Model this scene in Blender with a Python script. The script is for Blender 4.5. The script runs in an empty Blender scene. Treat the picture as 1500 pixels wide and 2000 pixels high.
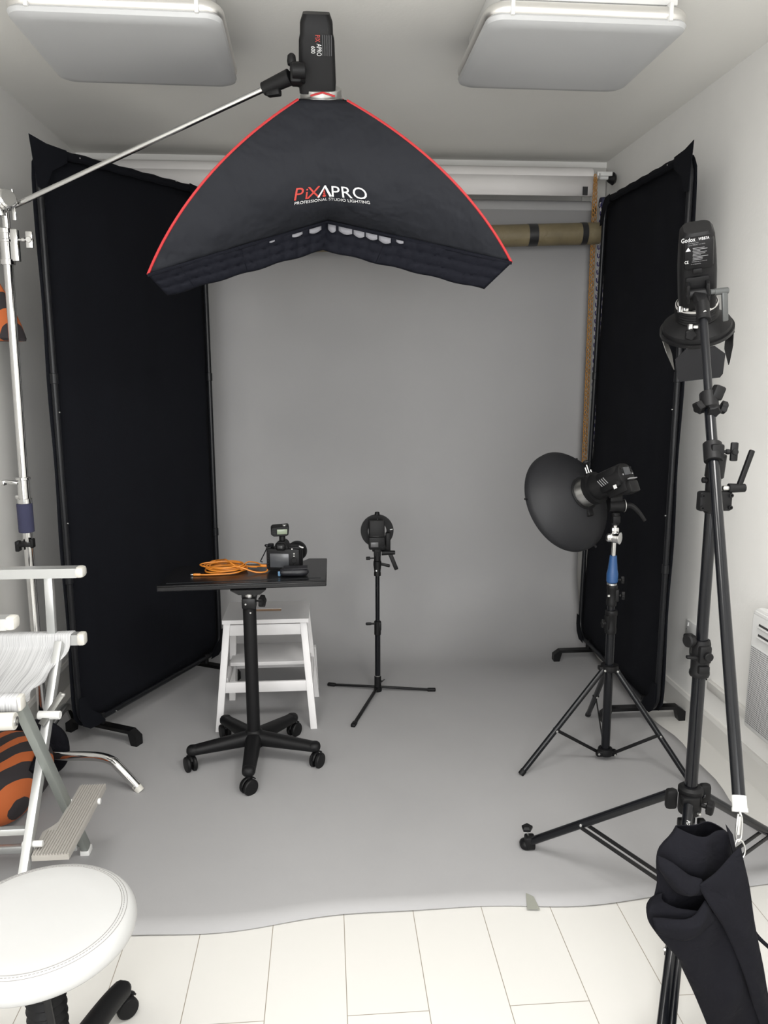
import bpy, bmesh, math, random
from mathutils import Vector, Matrix
V = Vector
random.seed(7)
PI = math.pi
SC = bpy.context.scene
COL = SC.collection

# ------------------------------------------------------------------ camera
cam_d = bpy.data.cameras.new('viewpoint'); cam = bpy.data.objects.new('viewpoint', cam_d); COL.objects.link(cam)
cam_d.sensor_fit = 'VERTICAL'; cam_d.sensor_height = 36; cam_d.sensor_width = 27
cam_d.lens = 36 * 1520 / 2000
cam_d.clip_start = 0.05
pit, yaw, rol = math.radians(10.15), math.radians(4.26), math.radians(-0.1)
F = V((math.sin(yaw)*math.cos(pit), math.cos(yaw)*math.cos(pit), -math.sin(pit)))
R0 = V((math.cos(yaw), -math.sin(yaw), 0)); U0 = R0.cross(F)
R1 = math.cos(rol)*R0 + math.sin(rol)*U0; U1 = -math.sin(rol)*R0 + math.cos(rol)*U0
M = Matrix((R1, U1, -F)).transposed().to_4x4(); M.translation = V((0, 0, 1.57))
cam.matrix_world = M
SC.camera = cam

# ------------------------------------------------------------------ light and exposure
SC.view_settings.view_transform = 'Standard'; SC.view_settings.look = 'None'
SC.view_settings.gamma = 1; SC.view_settings.use_curve_mapping = False
SC.view_settings.exposure = 0.66
w = bpy.data.worlds.new('world'); SC.world = w; w.use_nodes = True
w.node_tree.nodes['Background'].inputs[0].default_value = (0.86, 0.93, 1, 1)
w.node_tree.nodes['Background'].inputs[1].default_value = 1.0

def area(name, loc, rot, sx, sy, power, col):
    d = bpy.data.lights.new(name, 'AREA'); d.shape = 'RECTANGLE'; d.size = sx; d.size_y = sy
    d.energy = power; d.color = col
    o = bpy.data.objects.new(name, d); COL.objects.link(o); o.location = loc; o.rotation_euler = rot
    return o
# daylight coming in through the glazed opening in the wall behind the photographer
area('daylight_through_window', (-0.1, -0.85, 1.6), (math.radians(84), 0, 0), 2.2, 2.0, 60, (1, 0.995, 0.985))
# the lit pair of ceiling panels over the photographer's end of the room
area('lit_ceiling_panel', (-0.62, 1.25, 2.60), (0, 0, 0), 0.55, 0.5, 12, (1, 0.985, 0.96))
area('lit_ceiling_panel', (0.80, 1.20, 2.60), (0, 0, 0), 0.55, 0.5, 21, (1, 0.985, 0.96))

# ------------------------------------------------------------------ materials
MATS = {}
def mat(name, col, rough=0.5, metal=0.0, bump=0, bscale=60, var=0, vscale=8, spec=0.5, sheen=0, coat=0, distort=0, bdist=0.01):
    if name in MATS: return MATS[name]
    m = bpy.data.materials.new(name); m.use_nodes = True
    nt = m.node_tree; b = nt.nodes['Principled BSDF']
    b.inputs['Base Color'].default_value = (*col, 1)
    b.inputs['Roughness'].default_value = rough; b.inputs['Metallic'].default_value = metal
    b.inputs['Specular IOR Level'].default_value = spec
    b.inputs['Sheen Weight'].default_value = sheen
    b.inputs['Coat Weight'].default_value = coat
    tc = nt.nodes.new('ShaderNodeTexCoord')
    if bump:
        n = nt.nodes.new('ShaderNodeTexNoise'); n.inputs['Scale'].default_value = bscale
        n.inputs['Detail'].default_value = 4; n.inputs['Distortion'].default_value = distort
        nt.links.new(tc.outputs['Object'], n.inputs['Vector'])
        bp = nt.nodes.new('ShaderNodeBump'); bp.inputs['Strength'].default_value = bump; bp.inputs['Distance'].default_value = bdist
        nt.links.new(n.outputs['Fac'], bp.inputs['Height']); nt.links.new(bp.outputs['Normal'], b.inputs['Normal'])
    if var:
        n = nt.nodes.new('ShaderNodeTexNoise'); n.inputs['Scale'].default_value = vscale; n.inputs['Detail'].default_value = 5
        nt.links.new(tc.outputs['Object'], n.inputs['Vector'])
        r = nt.nodes.new('ShaderNodeMapRange'); r.inputs[1].default_value = 0.3; r.inputs[2].default_value = 0.7
        r.inputs[3].default_value = 1 - var; r.inputs[4].default_value = 1 + var
        nt.links.new(n.outputs['Fac'], r.inputs[0])
        mx = nt.nodes.new('ShaderNodeVectorMath'); mx.operation = 'SCALE'; mx.inputs[0].default_value = col
        nt.links.new(r.outputs[0], mx.inputs['Scale']); nt.links.new(mx.outputs[0], b.inputs['Base Color'])
    MATS[name] = m
    return m

WALL = mat('wall_paint', (0.81, 0.80, 0.775), 0.75, bump=0.05, bscale=90, var=0.012)
CEIL = mat('ceiling_paint', (0.80, 0.79, 0.755), 0.8, bump=0.05, bscale=90, var=0.012, vscale=3)
SKIRT = mat('skirting_paint', (0.60, 0.59, 0.565), 0.4)
WHITEPL = mat('white_plastic', (0.66, 0.66, 0.65), 0.35)
PAPER = mat('grey_seamless_paper', (0.300, 0.297, 0.300), 0.62, bump=0.03, bscale=25, var=0.02, vscale=3, spec=0.3)
WPAPER = mat('white_paper', (0.70, 0.68, 0.67), 0.65)
KRAFT = mat('kraft_paper', (0.147, 0.119, 0.0665), 0.55, bump=0.3, bscale=18, var=0.15, vscale=10, distort=2)
TAPE = mat('black_tape', (0.014, 0.014, 0.0154), 0.35)
VELVET = mat('black_fabric', (0.0045, 0.005, 0.0072), 0.9, bump=0.1, bscale=300, spec=0.12, sheen=0.0)
BLK = mat('black_paint', (0.006, 0.006, 0.0065), 0.38, spec=0.25)
BLKG = mat('black_gloss_tube', (0.0045, 0.005, 0.0065), 0.2, spec=0.3)
BLKM = mat('black_matt_plastic', (0.0055, 0.0055, 0.006), 0.5, bump=0.05, bscale=400, spec=0.2)
BLKF = mat('black_frame_tube', (0.007, 0.0075, 0.009), 0.35, spec=0.25)
TABLE = mat('black_laminate', (0.008, 0.008, 0.009), 0.25, spec=0.3)
SOFT = mat('softbox_nylon', (0.0155, 0.0165, 0.020), 0.6, bump=0.9, bscale=3.6, distort=0.2, spec=0.07, bdist=0.07)
GRIDM = mat('grid_fabric', (0.0035, 0.004, 0.0075), 0.8, bump=0.3, bscale=35, spec=0.15)
RED = mat('red_piping', (0.36, 0.011, 0.014), 0.5)
REDP = mat('red_print', (0.385, 0.035, 0.0245), 0.6)
WHP = mat('white_print', (0.595, 0.595, 0.595), 0.6)
GRP = mat('grey_print', (0.224, 0.224, 0.231), 0.6)
CHROME = mat('chrome', (0.62, 0.62, 0.615), 0.09, 1.0)
STEEL = mat('satin_steel', (0.558, 0.558, 0.549), 0.3, 1.0)
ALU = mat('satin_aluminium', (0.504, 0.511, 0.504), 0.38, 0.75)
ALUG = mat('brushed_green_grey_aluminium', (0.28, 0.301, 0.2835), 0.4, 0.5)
CREAM = mat('cream_end_cap', (0.518, 0.504, 0.462), 0.4)
WOOD = mat('white_painted_wood', (0.62, 0.61, 0.612), 0.45, var=0.02, vscale=14)
WOODI = mat('bare_birch', (0.322, 0.21, 0.133), 0.6)
LEATHER = mat('white_vinyl', (0.40, 0.40, 0.395), 0.4, bump=0.12, bscale=9, var=0.012, vscale=5)
STITCH = mat('grey_thread', (0.21, 0.203, 0.196), 0.7)
ORANGE = mat('orange_cable_rubber', (0.56, 0.189, 0.021), 0.4)
BLUE = mat('blue_plastic', (0.0105, 0.0525, 0.154), 0.45)
NAVY = mat('navy_foam', (0.0245, 0.0259, 0.0595), 0.85, bump=0.2, bscale=300)
CHO = mat('orange_chain_plastic', (0.35, 0.175, 0.049), 0.45)
CHB = mat('blue_chain_plastic', (0.0245, 0.0175, 0.112), 0.4)
CHW = mat('white_chain_plastic', (0.434, 0.427, 0.455), 0.4)
DIFF = mat('opal_diffuser', (0.45, 0.455, 0.46), 0.45, var=0.012, vscale=3)
DIFFW = mat('white_diffusion_cloth', (0.16, 0.16, 0.175), 0.8)
LCD = mat('lcd_green_grey', (0.182, 0.217, 0.154), 0.25)
LCDD = mat('lcd_dark_grey', (0.0525, 0.0546, 0.0595), 0.2)
COTTON = mat('black_cotton_canvas', (0.0062, 0.0062, 0.0085), 0.9, bump=0.5, bscale=16, spec=0.1, bdist=0.02, distort=0.5)
BEAUTY = mat('charcoal_textured_metal', (0.0125, 0.0128, 0.0145), 0.5, bump=0.1, bscale=500, spec=0.25)
POUCHM = mat('black_soft_leather', (0.0084, 0.0084, 0.0112), 0.5, bump=0.2, bscale=60)
BAGW = mat('off_white_cloth', (0.49, 0.483, 0.4655), 0.8, bump=0.3, bscale=14)
INNER = mat('pale_inner_reflector', (0.364, 0.35, 0.308), 0.5)
MASK = mat('masking_tape', (0.238, 0.2415, 0.21), 0.5)
GLASSM = bpy.data.materials.new('window_glass'); GLASSM.use_nodes = True
_b = GLASSM.node_tree.nodes['Principled BSDF']; _b.inputs['Roughness'].default_value = 0.02
_b.inputs['Transmission Weight'].default_value = 1; _b.inputs['IOR'].default_value = 1.02

def floor_mat():
    m = bpy.data.materials.new('white_plank_floor'); m.use_nodes = True; nt = m.node_tree; b = nt.nodes['Principled BSDF']
    tc = nt.nodes.new('ShaderNodeTexCoord'); sp = nt.nodes.new('ShaderNodeSeparateXYZ'); cb = nt.nodes.new('ShaderNodeCombineXYZ')
    nt.links.new(tc.outputs['Object'], sp.inputs[0])
    ax = nt.nodes.new('ShaderNodeMath'); ax.inputs[1].default_value = -0.482 + 2.4; nt.links.new(sp.outputs['Y'], ax.inputs[0])
    ay = nt.nodes.new('ShaderNodeMath'); ay.inputs[1].default_value = 0.1726 + 0.2046*20; nt.links.new(sp.outputs['X'], ay.inputs[0])
    nt.links.new(ax.outputs[0], cb.inputs[0]); nt.links.new(ay.outputs[0], cb.inputs[1])
    br = nt.nodes.new('ShaderNodeTexBrick'); br.inputs['Scale'].default_value = 1
    br.inputs['Brick Width'].default_value = 1.2; br.inputs['Row Height'].default_value = 0.2046
    br.inputs['Mortar Size'].default_value = 0.0011; br.inputs['Mortar Smooth'].default_value = 0.1
    br.inputs['Color1'].default_value = (0.545, 0.535, 0.51, 1); br.inputs['Color2'].default_value = (0.555, 0.545, 0.52, 1)
    br.inputs['Mortar'].default_value = (0.23, 0.20, 0.16, 1)
    nt.links.new(cb.outputs[0], br.inputs['Vector']); nt.links.new(br.outputs['Color'], b.inputs['Base Color'])
    b.inputs['Roughness'].default_value = 0.38
    return m
FLOORM = floor_mat()

def stripes_mat(name, scale, rot):
    m = bpy.data.materials.new(name); m.use_nodes = True; nt = m.node_tree; b = nt.nodes['Principled BSDF']
    tc = nt.nodes.new('ShaderNodeTexCoord'); mp = nt.nodes.new('ShaderNodeMapping'); mp.inputs['Rotation'].default_value = rot
    wv = nt.nodes.new('ShaderNodeTexWave'); wv.inputs['Scale'].default_value = scale; wv.inputs['Distortion'].default_value = 2.2
    wv.inputs['Detail'].default_value = 1.5; wv.inputs['Detail Scale'].default_value = 1.2
    cr = nt.nodes.new('ShaderNodeValToRGB'); cr.color_ramp.interpolation = 'CONSTANT'
    cr.color_ramp.elements[0].color = (0.02, 0.016, 0.018, 1); cr.color_ramp.elements[1].color = (0.40, 0.095, 0.022, 1)
    cr.color_ramp.elements[1].position = 0.62
    nt.links.new(tc.outputs['Object'], mp.inputs[0]); nt.links.new(mp.outputs[0], wv.inputs['Vector'])
    nt.links.new(wv.outputs['Fac'], cr.inputs[0]); nt.links.new(cr.outputs[0], b.inputs['Base Color'])
    b.inputs['Roughness'].default_value = 0.85
    return m
TIGER = stripes_mat('tiger_stripe_cloth', 3.6, (0.6, -0.6, 0.2))

def streak_mat():
    m = bpy.data.materials.new('streaky_white_webbing'); m.use_nodes = True; nt = m.node_tree; b = nt.nodes['Principled BSDF']
    tc = nt.nodes.new('ShaderNodeTexCoord'); mp = nt.nodes.new('ShaderNodeMapping'); mp.inputs['Scale'].default_value = (330, 4, 4)
    n = nt.nodes.new('ShaderNodeTexNoise'); n.inputs['Scale'].default_value = 1; n.inputs['Detail'].default_value = 3
    cr = nt.nodes.new('ShaderNodeValToRGB'); cr.color_ramp.elements[0].color = (0.27, 0.27, 0.275, 1); cr.color_ramp.elements[1].color = (0.47, 0.473, 0.477, 1)
    cr.color_ramp.elements[0].position = 0.3; cr.color_ramp.elements[1].position = 0.55
    nt.links.new(tc.outputs['Object'], mp.inputs[0]); nt.links.new(mp.outputs[0], n.inputs['Vector'])
    nt.links.new(n.outputs['Fac'], cr.inputs[0]); nt.links.new(cr.outputs[0], b.inputs['Base Color']); b.inputs['Roughness'].default_value = 0.8
    return m
SEATM = streak_mat()

def ridge_mat():     # fine parallel ribs cast into the footrest
    m = bpy.data.materials.new('ribbed_footrest'); m.use_nodes = True; nt = m.node_tree; b = nt.nodes['Principled BSDF']
    b.inputs['Base Color'].default_value = (0.42, 0.40, 0.37, 1); b.inputs['Roughness'].default_value = 0.45; b.inputs['Metallic'].default_value = 0.3
    return m
FOOTM = ridge_mat()

def mesh_grille():
    m = bpy.data.materials.new('perforated_grille'); m.use_nodes = True; nt = m.node_tree; b = nt.nodes['Principled BSDF']
    tc = nt.nodes.new('ShaderNodeTexCoord'); vo = nt.nodes.new('ShaderNodeTexVoronoi'); vo.inputs['Scale'].default_value = 130
    vo.inputs['Randomness'].default_value = 0; vo.voronoi_dimensions = '2D'
    sp = nt.nodes.new('ShaderNodeSeparateXYZ'); cb = nt.nodes.new('ShaderNodeCombineXYZ'); nt.links.new(tc.outputs['Object'], sp.inputs[0])
    nt.links.new(sp.outputs['Y'], cb.inputs[0]); nt.links.new(sp.outputs['Z'], cb.inputs[1])
    cr = nt.nodes.new('ShaderNodeValToRGB'); cr.color_ramp.elements[0].color = (0.05, 0.05, 0.05, 1); cr.color_ramp.elements[1].color = (0.66, 0.66, 0.66, 1)
    cr.color_ramp.elements[0].position = 0.28; cr.color_ramp.elements[1].position = 0.40
    nt.links.new(cb.outputs[0], vo.inputs['Vector']); nt.links.new(vo.outputs['Distance'], cr.inputs[0])
    nt.links.new(cr.outputs[0], b.inputs['Base Color']); b.inputs['Roughness'].default_value = 0.5
    return m
GRILLE = mesh_grille()

# ------------------------------------------------------------------ mesh helpers (all in world coordinates)
def frame(axis):
    a = V(axis).normalized(); t = V((0, 0, 1)) if abs(a.z) < 0.95 else V((0, 1, 0))
    x = t.cross(a).normalized(); y = a.cross(x)
    return x, y, a
def lathe(bm, o, axis, prof, n=32, closed=False):
    """prof: list of (r, h) along axis from o."""
    o = V(o); x, y, a = frame(axis); rings = []
    for r, h in prof:
        if r < 1e-6: rings.append([bm.verts.new(o + a*h)])
        else: rings.append([bm.verts.new(o + a*h + (x*math.cos(2*PI*k/n) + y*math.sin(2*PI*k/n))*r) for k in range(n)])
    pairs = list(zip(rings[:-1], rings[1:]))
    if closed: pairs.append((rings[-1], rings[0]))
    for p, q in pairs:
        for k in range(n):
            k2 = (k+1) % n
            if len(p) == 1 and len(q) == 1: continue
            if len(p) == 1: bm.faces.new((p[0], q[k], q[k2]))
            elif len(q) == 1: bm.faces.new((p[k], q[0], p[k2]))
            else: bm.faces.new((p[k], q[k], q[k2], p[k2]))
    return bm
def cyl(bm, p, q, r, r2=None, n=24):
    p = V(p); q = V(q); L = (q-p).length; r2 = r if r2 is None else r2; e = min(0.0015, r*0.25, L*0.2)
    return lathe(bm, p, q-p, [(0, 0), (r-e, 0), (r, e), (r2, L-e), (r2-e, L), (0, L)], n)
def ringtube(bm, p, q, ro, ri, n=32):
    p = V(p); q = V(q); L = (q-p).length
    return lathe(bm, p, q-p, [(ri, 0), (ro, 0), (ro, L), (ri, L)], n, closed=True)
def box(bm, c, s, R=None, bev=0.0):
    c = V(c); hs = V(s)*0.5; R = R or Matrix.Identity(3)
    t = bmesh.new(); bmesh.ops.create_cube(t, size=1)
    for v in t.verts: v.co = V((v.co.x*s[0], v.co.y*s[1], v.co.z*s[2]))
    if bev: bmesh.ops.bevel(t, geom=list(t.edges), offset=min(bev, min(s)*0.45), segments=2, affect='EDGES', profile=0.5)
    for v in t.verts: v.co = c + R @ v.co
    me = bpy.data.meshes.new('t'); t.to_mesh(me); t.free(); bm.from_mesh(me); bpy.data.meshes.remove(me)
    return bm
def bar(bm, p, q, w, h, up=(0, 0, 1), bev=0.002):
    p = V(p); q = V(q); a = (q-p).normalized(); u = V(up); x = u.cross(a)
    if x.length < 1e-3: x = V((1, 0, 0)).cross(a)
    x.normalize(); z = a.cross(x)
    R = Matrix((x, a, z)).transposed()
    return box(bm, (p+q)/2, (w, (q-p).length, h), R, bev)
def smooth_path(pts, n=8, closed=False):
    P = [V(p) for p in pts]; out = []; N = len(P)
    rng = range(N) if closed else range(N-1)
    for i in rng:
        if closed: p0, p1, p2, p3 = P[i-1], P[i], P[(i+1) % N], P[(i+2) % N]
        else: p0 = P[max(i-1, 0)]; p1 = P[i]; p2 = P[i+1]; p3 = P[min(i+2, N-1)]
        for k in range(n):
            t = k/n
            out.append(0.5*((2*p1) + (p2-p0)*t + (2*p0-5*p1+4*p2-p3)*t*t + (-p0+3*p1-3*p2+p3)*t**3))
    if not closed: out.append(P[-1])
    return out
def tube(bm, path, r, n=12, closed=False, cap=True):
    P = [V(p) for p in path]; N = len(P); rings = []; up = None
    for i in range(N):
        if closed: d = P[(i+1) % N] - P[i-1]
        else: d = P[min(i+1, N-1)] - P[max(i-1, 0)]
        d.normalize()
        if up is None: x, y, _ = frame(d)
        else:
            x = up - d*up.dot(d); x.normalize(); y = d.cross(x)
        up = x
        rr = r(i/(N-1)) if callable(r) else r
        rings.append([bm.verts.new(P[i] + (x*math.cos(2*PI*k/n) + y*math.sin(2*PI*k/n))*rr) for k in range(n)])
    pr = list(zip(rings[:-1], rings[1:]))
    if closed: pr.append((rings[-1], rings[0]))
    for p, q in pr:
        for k in range(n): bm.faces.new((p[k], p[(k+1) % n], q[(k+1) % n], q[k]))
    if cap and not closed:
        bm.faces.new(rings[0][::-1]); bm.faces.new(rings[-1])
    return bm
def prism(bm, poly, d):
    """poly: 3-D points of a flat outline; d: extrusion vector."""
    d = V(d); a = [bm.verts.new(V(p)) for p in poly]; b = [bm.verts.new(V(p)+d) for p in poly]; n = len(a)
    bm.faces.new(a[::-1]); bm.faces.new(b)
    for k in range(n): bm.faces.new((a[k], a[(k+1) % n], b[(k+1) % n], b[k]))
    return bm
def sheet(bm, rows, thick=None):
    """rows of equal length point lists -> surface (given a thickness later with a modifier)."""
    g = [[bm.verts.new(V(p)) for p in r] for r in rows]
    for i in range(len(g)-1):
        for j in range(len(g[0])-1): bm.faces.new((g[i][j], g[i][j+1], g[i+1][j+1], g[i+1][j]))
    return bm
def nb(): return bmesh.new()

def obj(name, bm, m, parent=None, smooth=True, bevel=0, solid=0, offs=0, mats=None, angle=35, label=None):
    bmesh.ops.remove_doubles(bm, verts=bm.verts, dist=1e-6)
    bmesh.ops.recalc_face_normals(bm, faces=bm.faces)
    top = parent
    org = V((0, 0, 0))
    while top is not None: org = org + top.location; top = top.parent
    for v in bm.verts: v.co -= org
    me = bpy.data.meshes.new(name); bm.to_mesh(me); bm.free()
    me.materials.append(m)
    if smooth:
        for p in me.polygons: p.use_smooth = True
        me.set_sharp_from_angle(angle=math.radians(angle))
    o = bpy.data.objects.new(name, me); COL.objects.link(o)
    if parent: o.parent = parent
    if solid:
        md = o.modifiers.new('thickness', 'SOLIDIFY'); md.thickness = solid; md.offset = offs
    if bevel:
        md = o.modifiers.new('bevel', 'BEVEL'); md.width = bevel; md.segments = 2; md.limit_method = 'ANGLE'
    if label: o['label'] = label
    return o
def tag(o, label, cat, group=None):
    o['label'] = label; o['category'] = cat
    if group: o['group'] = group
    return o
def thing(name, label, cat, loc, group=None):
    o = bpy.data.objects.new(name, None); COL.objects.link(o); o.location = loc; o.empty_display_size = 0.05
    return tag(o, label, cat, group)
def struct(name, bm, m, **k):
    o = obj(name, bm, m, **k); o['kind'] = 'structure'; return o
def text(name, s, m, parent, fn, size=1.0, extrude=0.0, label=None):
    """Lettering as mesh: fn maps (x, y) in text units (x centred, cap height about 0.7) to a world point."""
    c = bpy.data.curves.new(name, 'FONT'); c.body = s; c.align_x = 'CENTER'; c.size = size; c.resolution_u = 3
    t = bpy.data.objects.new(name, c); COL.objects.link(t)
    dg = bpy.context.evaluated_depsgraph_get(); me = bpy.data.meshes.new_from_object(t.evaluated_get(dg))
    bpy.data.objects.remove(t); bpy.data.curves.remove(c)
    bm = nb(); bm.from_mesh(me); bpy.data.meshes.remove(me)
    for v in bm.verts: v.co = fn(v.co.x, v.co.y)
    return obj(name, bm, m, parent, smooth=False, label=label)
def knob(bm, p, d, r=0.014, l=0.02, stem=0.015, sr=0.004):
    p = V(p); d = V(d).normalized()
    cyl(bm, p, p+d*(stem+0.002), sr)
    x, y, a = frame(d); q = p + d*stem; n = 30; rings = []
    prof = [(0.6, 0), (1, 0.15), (1, 0.85), (0.8, 1.0)]
    c0 = bm.verts.new(q); c1 = bm.verts.new(q+d*l)
    for f, h in prof:
        rings.append([bm.verts.new(q + d*l*h + (x*math.cos(2*PI*k/n)+y*math.sin(2*PI*k/n))*r*f*(1+0.12*math.cos(5*2*PI*k/n))) for k in range(n)])
    for A, B in zip(rings[:-1], rings[1:]):
        for k in range(n): bm.faces.new((A[k], A[(k+1) % n], B[(k+1) % n], B[k]))
    for k in range(n):
        bm.faces.new((c0, rings[0][(k+1) % n], rings[0][k])); bm.faces.new((c1, rings[-1][k], rings[-1][(k+1) % n]))
    return bm
def wing(bm, p, d, up, l=0.018, w=0.05, t=0.008, stem=0.02, sr=0.005):
    """T-shaped wing knob."""
    p = V(p); d = V(d).normalized(); up = V(up).normalized()
    cyl(bm, p, p+d*stem, sr); cyl(bm, p+d*stem*0.4, p+d*stem*0.9, sr*1.7)
    q = p + d*(stem+l/2); s = d.cross(up)
    R = Matrix((d, s, up)).transposed()
    box(bm, q, (l, t, w), R, 0.003)
    cyl(bm, q-s*t*0.9, q+s*t*0.9, l*0.45)
    return bm

# ================================================================== THE ROOM
XL, XR, YB, YF, ZC = -1.345, 1.637, 4.66, -1.0, 2.76
T = 0.1
b = nb(); box(b, ((XL+XR)/2, (YB+YF)/2, -T/2), (XR-XL+2*T, YB-YF+2*T, T)); struct('floor', b, FLOORM, smooth=False)
b = nb(); box(b, ((XL+XR)/2, (YB+YF)/2, ZC+T/2), (XR-XL+2*T, YB-YF+2*T, T)); struct('ceiling', b, CEIL, smooth=False)
b = nb(); box(b, (XL-T/2, (YB+YF)/2, ZC/2), (T, YB-YF, ZC)); struct('wall_left', b, WALL, smooth=False)
b = nb(); box(b, (XR+T/2, (YB+YF)/2, ZC/2), (T, YB-YF, ZC)); struct('wall_right', b, WALL, smooth=False)
b = nb(); box(b, ((XL+XR)/2, YB+T/2, ZC/2), (XR-XL, T, ZC)); struct('wall_back', b, WALL, smooth=False)
wx0, wx1, wz0, wz1 = -1.26, 1.06, 0.45, 2.65
b = nb()
box(b, ((XL+wx0)/2, YF-T/2, ZC/2), (wx0-XL, T, ZC)); box(b, ((XR+wx1)/2, YF-T/2, ZC/2), (XR-wx1, T, ZC))
box(b, ((wx0+wx1)/2, YF-T/2, wz0/2), (wx1-wx0, T, wz0)); box(b, ((wx0+wx1)/2, YF-T/2, (ZC+wz1)/2), (wx1-wx0, T, ZC-wz1))
struct('wall_front', b, WALL, smooth=False)
b = nb()
for x in (wx0+0.025, (wx0+wx1)/2, wx1-0.025): box(b, (x, YF-T/2, (wz0+wz1)/2), (0.05, 0.06, wz1-wz0))
for z in (wz0+0.025, wz1-0.025): box(b, ((wx0+wx1)/2, YF-T/2, z), (wx1-wx0, 0.06, 0.05))
win = struct('window_1', b, WHITEPL, smooth=False)
b = nb(); box(b, ((wx0+wx1)/2, YF-T/2, (wz0+wz1)/2), (wx1-wx0-0.09, 0.006, wz1-wz0-0.09)); obj('pane', b, GLASSM, win, smooth=False)
def skirting(name, p, q, n):
    b = nb(); p = V(p); q = V(q); n = V(n)
    prof = [(0.0, 0), (0.016, 0), (0.016, 0.105), (0.008, 0.12), (0, 0.12)]
    prism(b, [p + n*a + V((0, 0, h)) for a, h in prof], q-p); struct(name, b, SKIRT, smooth=False)
skirting('baseboard_left', (XL, YF, 0), (XL, YB, 0), (1, 0, 0))
skirting('baseboard_right', (XR, YF, 0), (XR, YB, 0), (-1, 0, 0))
skirting('baseboard_back', (XL+.02, YB, 0), (XR-.02, YB, 0), (0, -1, 0))
b = nb(); box(b, (XR-0.011, 2.83, 0.25), (0.022, 0.44, 0.038), bev=0.003); struct('trim_1', b, SKIRT)

# ------------------------------------------------------------------ seamless grey paper
t = thing('backdrop', 'grey seamless paper backdrop hanging from its roll and sweeping over the floor', 'backdrop', (0.1, 4.3, 0))
X0, X1, YP, ZR = -1.27, 1.49, 4.43, 2.455
b = nb(); rows = []
path = [(YP, 2.45), (YP, 1.9), (YP, 1.4), (YP, 1.0), (YP, 0.62)]
rad = 0.45
for k in range(1, 15):
    a = PI/2*k/14; path.append((YP-rad*(1-math.cos(a)), 0.006+rad*(1-math.sin(a))+0.0))
path[-15+14] = path[-1]
n_y = 26
for k in range(1, n_y+1): path.append((YP-rad + (2.03-(YP-rad))*k/n_y, 0.004))
nx = 70
for i, (y, z) in enumerate(path):
    row = []
    fr = max(0, (i-19)/(n_y))
    for j in range(nx+1):
        s = j/nx; x = X0 + (X1-X0)*s
        yy, zz = y, z
        if z < 0.01:
            xe = 0.012*math.sin(y*7)+0.008*math.sin(y*17)
            if s > 0.97: x += xe
            if y < 2.5:
                wv = 0.018*math.sin(x*5.2+0.6)+0.006*math.sin(x*12+2)
                yy = y + wv*(2.5-y)/0.47 + 0.03*(x-0.1)*(2.5-y)/0.47
            if y < 2.11:
                zz += 0.002*(0.5+0.5*math.sin(x*9.0+0.4))*((2.11-y)/0.08)**2
        row.append((x, yy, zz))
    rows.append(row)
sheet(b, rows); obj('paper_sweep', b, PAPER, t, solid=0.0012, angle=60)
b = nb(); cyl(b, (X0, YP+0.058, ZR), (X1, YP+0.058, ZR), 0.055, n=40); obj('paper_roll', b, PAPER, t)
b = nb(); ringtube(b, (X1-0.002, YP+0.058, ZR), (X1+0.02, YP+0.058, ZR), 0.028, 0.02); obj('core_tube', b, KRAFT, t)

t = thing('paper_roll', 'white seamless paper roll mounted highest at the back wall, just under the ceiling', 'paper roll', (0.1, 4.45, 2.6))
b = nb(); cyl(b, (X0, 4.47, 2.625), (1.485, 4.47, 2.625), 0.056, n=40); obj('roll', b, WPAPER, t)
b = nb(); sheet(b, [[(x, y, z) for x in (X0, -.6, .2, 1.0, 1.484)] for y, z in ((4.414, 2.625), (4.415, 2.57), (4.42, 2.545), (4.432, 2.527), (4.44, 2.524))])
obj('loose_end', b, WPAPER, t, solid=0.0015)
b = nb(); box(b, (1.437, 4.412, 2.548), (0.028, 0.003, 0.045)); obj('tape', b, TAPE, t, label='black tape square')

t = thing('wrapped_paper_roll', 'brown kraft-wrapped paper roll with black tape bands hanging in front of the grey paper', 'paper roll', (0.1, 4.36, 2.33))
b = nb(); KA, KB = V((X0-.02, 4.34, 2.215)), V((1.50, 4.34, 2.315)); cyl(b, KA, KB, 0.057, n=40); obj('wrapping', b, KRAFT, t)
kd = (KB-KA).normalized()
for f, wd in ((0.867, 0.05), (0.968, 0.032)):
    p = KA.lerp(KB, f); b = nb(); ringtube(b, p-kd*wd/2, p+kd*wd/2, 0.0585, 0.0572, n=40); obj('tape_band', b, TAPE, t)

b = nb(); box(b, ((X0+1.63)/2, YB-0.012, 2.56), (1.63-X0, 0.024, 0.33), bev=0.002)
o = obj('mounting_board', b, SKIRT); tag(o, 'long white-painted timber board fixed to the back wall behind the rolls', 'board')
# brackets with hooks and end knobs
t = thing('roll_bracket', 'steel backdrop bracket with three hooks and a black knob, right end of the rolls', 'bracket', (1.52, YB-0.03, 2.55))
b = nb(); box(b, (1.515, YB-0.03, 2.52), (0.05, 0.01, 0.30)); box(b, (1.515, 4.53, 2.625), (0.006, 0.24, 0.03)); box(b, (1.515, 4.55, 2.455), (0.006, 0.20, 0.03)); box(b, (1.515, 4.48, 2.325), (0.006, 0.34, 0.03))
obj('arm', b, STEEL, t)
b = nb(); cyl(b, (1.487, 4.44, 2.625), (1.60, 4.44, 2.625), 0.011); box(b, (1.545, 4.425, 2.640), (0.085, 0.02, 0.022), bev=.002); obj('spindle', b, WHITEPL, t)
b = nb(); cyl(b, (1.57, 4.44, 2.62), (1.60, 4.44, 2.62), 0.018, 0.034); cyl(b, (1.598, 4.44, 2.62), (1.612, 4.44, 2.62), 0.034, 0.026); obj('end_knob', b, BLK, t)
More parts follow.
